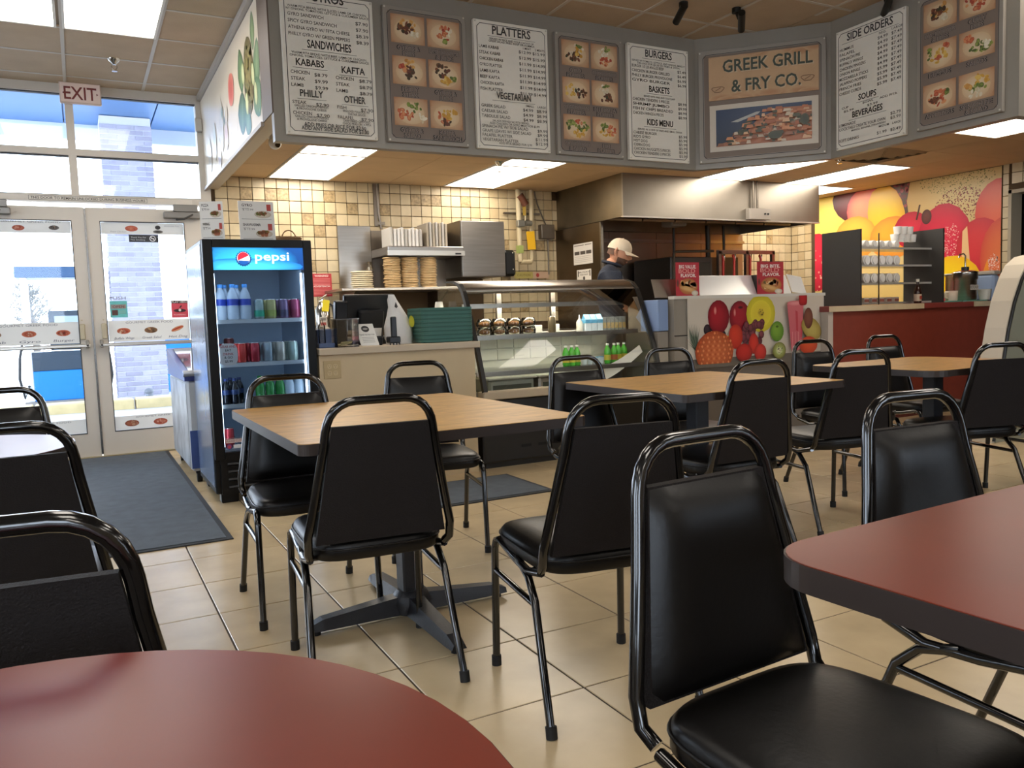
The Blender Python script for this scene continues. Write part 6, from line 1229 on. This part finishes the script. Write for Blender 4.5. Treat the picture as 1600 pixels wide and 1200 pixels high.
s = Print((cx-.085, cy-.108, cz+.10), (1, .0, 0), (0, 0, 1)); s.rect(0, .13, 0, .05, '#bdb4a6'); s.text('KETCHUP', .065, .014, .026, '#453c34', 'c', .12, bold=.01); s.build('paper_label', PM, t)
t = thing('steel_pail', 'plain steel pail beside the ketchup pail', 'pail', (7.99, 5.28, RZ)); MB().lathe([(.09, 0), (.1, .01), (.1, .26), (.11, .265), (.11, .28)], (8.0, 5.28, RZ), 20).build('pail', m_steel, t); MB().lathe([(.112, .28), (.112, .29), (.0005, .295)], (8.0, 5.28, RZ), 20).build('lid', m_cw, t)
MB().lathe([(.045, 0), (.062, .10), (.064, .105), (.058, .103), (.042, .005), (.0005, .005)], (7.985, 4.972, RZ+.012), 18).build('white_bowl', m_cw, label='plain white cup on the tray in front of the steel pail', cat='cup')
t = thing('storage_bin', 'pale blue lidded bin at the end of the red counter', 'bin', (8.1, 5.0, RZ)); B('body', 8.06, 8.165, 4.93, 5.12, RZ, RZ+.26, M('bin_blue', '#8a9cb8', .45), t, .02); B('lid', 8.055, 8.17, 4.925, 5.125, RZ+.26, RZ+.30, M('bin_grey', '#a59e92', .5), t, .01)

# ------------------------------------------------------------------ cream partition with black edge
pt = thing('curved_partition', 'tall cream partition with a curved black-trimmed edge', 'partition', (6.4, 3.7, 0)); ep = [(a+.22, b) for a, b in ((5.70, 0), (5.74, .30), (5.80, .60), (5.86, .85), (5.93, 1.05), (6.02, 1.22), (6.10, 1.32), (6.22, 1.385), (6.40, 1.41))]
out = [(x, z) for x, z in ep]+[(7.0, 1.41), (7.0, 0)]
MB().prism([(x, 3.62, z) for x, z in out], (0, .16, 0)).build('edge_panel', M('partition_cream', '#c4b9a6', .4), pt); MB().prism([(x+.0, 3.61, z-.0) for x, z in [(a+.035, b-.0 if i == 0 else b-.03) for i, (a, b) in enumerate(ep)]]+[(7.0, 3.61, 1.38), (7.0, 3.61, 0)], (0, .009, 0)).build('face_panel', M('partition_grey', '#8d8d7c', .35), pt)
MB().tube([(x+.02, 3.615, z) for x, z in [(a, max(.012, b-.012)) for a, b in ep]]+[(7.0, 3.615, 1.395)], .013, 8).build('black_trim', m_blackp, pt)
# ------------------------------------------------------------------ cook behind the display case
def make_person():
    t = thing('person', 'person in a navy shirt and cream cap working behind the display case', 'person', (4.34, 6.20, 0), math.radians(-38))
    # local frame: +x forward, +y left, z up ; body grown with the Skin modifier
    J = {'pelvis': ((0, 0, .95), .155, .125), 'belly': ((.02, 0, 1.08), .155, .13), 'chest': ((-.01, 0, 1.28), .20, .165), 'upper': ((-.03, 0, 1.41), .18, .13), 'neck0': ((.0, 0, 1.49), .085, .08), 'neck1': ((.045, 0, 1.56), .066, .062)}
    E = [('pelvis', 'belly'), ('belly', 'chest'), ('chest', 'upper'), ('upper', 'neck0'), ('neck0', 'neck1')]
    for s, n in ((1, 'L'), (-1, 'R')):
        J['sh'+n] = ((-.01, s*.175, 1.415), .085, .08); J['el'+n] = ((.10, s*.25, 1.12), .05, .048); J['wr'+n] = ((.33, s*.17, 1.04), .032, .028); J['palm'+n] = ((.40, s*.15, 1.03), .036, .018)
        J['hip'+n] = ((0, s*.09, .88), .095, .09); J['kn'+n] = ((.02, s*.10, .50), .062, .06); J['an'+n] = ((-.01, s*.10, .10), .042, .042); J['toe'+n] = ((.15, s*.11, .045), .04, .035)
        E += [('upper', 'sh'+n), ('sh'+n, 'el'+n), ('el'+n, 'wr'+n), ('wr'+n, 'palm'+n), ('pelvis', 'hip'+n), ('hip'+n, 'kn'+n), ('kn'+n, 'an'+n), ('an'+n, 'toe'+n)]
    names = list(J); me = bpy.data.meshes.new('sk'); me.from_pydata([J[n][0] for n in names], [(names.index(a), names.index(b)) for a, b in E], [])
    o = bpy.data.objects.new('sk', me); COL.objects.link(o); o.modifiers.new('s', 'SKIN'); o.modifiers.new('ss', 'SUBSURF').levels = 2
    for i, n in enumerate(names):
        sv = me.skin_vertices[0].data[i]; sv.radius = J[n][1:]; sv.use_root = (n == 'pelvis')
    dg = bpy.context.evaluated_depsgraph_get(); ev = o.evaluated_get(dg); em = ev.to_mesh()
    mb = MB(); vs = [v.co.copy() for v in em.vertices]; fs = [tuple(p.vertices) for p in em.polygons]; ev.to_mesh_clear(); bpy.data.objects.remove(o, do_unlink=True)
    for f in fs:
        c = sum((vs[i] for i in f), Vector())/len(f)
        ax = Vector((c.x-.06, abs(c.y)-.22, c.z-1.16))
        m = 0
        if c.z < .10: m = 3
        elif c.z < .96 and not (c.x > .2): m = 2
        elif c.z > 1.515 and abs(c.y) < .10: m = 1
        elif c.x > .12 and c.z < 1.14 and abs(c.y) > .08: m = 1
        mb.mi.append(m); mb.sm.append(True)
    mb.v = [tuple(v) for v in vs]; mb.f = fs; mb.cm = 1
    # fingers
    for s in (1, -1):
        for k, (dy, L) in enumerate(((.030, .062), (.010, .075), (-.010, .070), (-.028, .055))):
            a = Vector((.425, s*.15+dy, 1.03)); mb.tube([tuple(a-Vector((.02, 0, 0))), tuple(a+Vector((L*.5, 0, -.012))), tuple(a+Vector((L*.85, 0, -.04))), tuple(a+Vector((L*.95, 0, -.06)))], [.0095, .0095, .0085, .007], 6)
        mb.tube([(.37, s*.15-s*.03, 1.03), (.40, s*.15-s*.055, 1.02), (.43, s*.15-s*.06, 1.0)], [.012, .010, .008], 6)
    # head: rings with nose, brow, chin and beard shaping, bowed forward
    n = 44; rows = 36; tilt = math.radians(20); hc = Vector((.075, 0, 1.495)); vs = []; mats = []
    def bump(a, z, a0, z0, sa, sz): 
        d = (a-a0+math.pi) % (2*math.pi)-math.pi; return math.exp(-(d/sa)**2-((z-z0)/sz)**2)
    prof = lambda q: max(.02, (1-abs(2*q-1.06)**2.6)) ** .5
    for r in range(rows+1):
        q = r/rows; z = .235*q
        for i in range(n):
            a = 2*math.pi*i/n; k = prof(q); rx, ry = .098*k, .078*k
            if q < .35: rx *= .9+.1*math.cos(a)*.8; ry *= .82+.5*q
            x = rx*math.cos(a)+.006; y = ry*math.sin(a)
            x += .026*bump(a, q, 0, .42, .20, .07)+.010*bump(a, q, 0, .50, .25, .08)+.012*bump(a, q, 0, .56, .9, .05)-.012*bump(a, q, .42, .50, .22, .05)-.012*bump(a, q, -.42, .50, .22, .05)+.016*bump(a, q, 0, .13, .55, .09)+.010*bump(a, q, 0, .26, .35, .035)-.006*bump(a, q, 0, .235, .3, .012)
            X = x*math.cos(tilt)+z*math.sin(tilt); Z = -x*math.sin(tilt)+z*math.cos(tilt); vs.append((hc.x+X-.04, y, hc.z+Z))
    base = len(mb.v); mb.v += vs
    for r in range(rows):
        for i in range(n):
            mb.f.append((base+r*n+i, base+r*n+(i+1) % n, base+(r+1)*n+(i+1) % n, base+(r+1)*n+i)); mb.sm.append(True)
            q = (r+.5)/rows; a = 2*math.pi*(i+.5)/n; d = abs((a+math.pi) % (2*math.pi)-math.pi); beard = (q < .33 and d < 1.5 and not (d < .3 and .235 < q < .29))
            mb.mi.append(4 if beard else 1)
    mb.f.append(tuple(base+rows*n+i for i in range(n))); mb.sm.append(True); mb.mi.append(1)
    mats = [M('navy_shirt', '#1c2230', .8, bump=.3, bs=60), M('skin', '#c08a6c', .55, var=.06), M('dark_trousers', '#1d1c1f', .8), M('work_shoes', '#141312', .5), M('dark_beard', '#5f4434', .8, bump=.5, bs=220)]
    b = mb.build('body', mats, t, local=True)
    def H(x, y, z): return (hc.x+x*math.cos(tilt)+z*math.sin(tilt)-.04, y, hc.z-x*math.sin(tilt)+z*math.cos(tilt))
    for s in (1, -1):
        MB().tube([H(-.005, s*.076, .135), H(-.022, s*.088, .15), H(-.028, s*.090, .125), H(-.02, s*.086, .10), H(-.004, s*.078, .085)], [.007, .011, .012, .011, .006], 8).build('ear', MATS['skin'], t, local=True)
        MB().ell(H(.083, s*.032, .122), (.011, .011, .011), 10, 8).build('eye', M('eye_white', '#d8d2c8', .2), t, local=True); MB().ell(H(.091, s*.033, .121), (.005, .005, .005), 8, 6).build('iris', M('iris_dark', '#1a110c', .2), t, local=True)
    MB().tube([H(.055, .06, .143), H(.090, .03, .146), H(.092, .015, .142)], .005, 6).build('eyebrow', MATS['dark_beard'], t, local=True); MB().tube([H(.055, -.06, .143), H(.090, -.03, .146), H(.092, -.015, .142)], .005, 6).build('eyebrow', MATS['dark_beard'], t, local=True)
    MB().tube([H(.088, .022, .055), H(.097, 0, .054), H(.088, -.022, .055)], [.004, .006, .004], 6).build('lips', M('lips', '#8d5244', .5), t, local=True)
    # short hair below the cap
    MB().grid(lambda u, v: H(-.008-.094*math.cos((u-.5)*2.6), .083*math.sin((u-.5)*2.6)*1.0, .085+.07*v), 12, 4).build('hair', MATS['dark_beard'], t, local=True)
    cap = MB(); cv = []; m = 24
    for k in range(8):
        e = k/7; rr = math.cos(e*math.pi/2)**.75 if k < 7 else .02; zz = .148+.105*math.sin(e*math.pi/2)
        cv += [H((.112*rr)*math.cos(6.283*i/m)-.002, (.092*rr)*math.sin(6.283*i/m), zz-.012*(1-math.cos(6.283*i/m))*.5*(1-e)) for i in range(m)]
    cap.add(cv, [(k*m+i, k*m+(i+1) % m, (k+1)*m+(i+1) % m, (k+1)*m+i) for k in range(7) for i in range(m)], True); cp = cap.build('cap', M('cream_cap', '#c9b9a0', .8, bump=.3, bs=90), t, local=True)
    def brim(u, v): a = (u-.5)*2.2; R = .105+.085*v*(math.cos(a)**.6 if math.cos(a) > 0 else 0); return H(R*math.cos(a), .092*math.sin(a)*(1+.05*v), .150-.012*v-.022*math.sin(a)**2*v)
    MB().grid(brim, 14, 6).grid(lambda u, v: tuple(Vector(brim(1-u, v))-Vector((0, 0, .004))), 14, 6).build('cap_brim', MATS['cream_cap'], cp, local=True); MB().ell(H(-.002, 0, .254), (.008, .008, .005), 8, 6).build('cap_button', MATS['cream_cap'], cp, local=True)
    MB().tube([(.010+.080*math.cos(a), .078*math.sin(a), 1.512+.026*math.cos(a+math.pi)) for a in [6.283*i/20 for i in range(20)]], .014, 8, True).build('collar', MATS['navy_shirt'], t, local=True)
make_person()
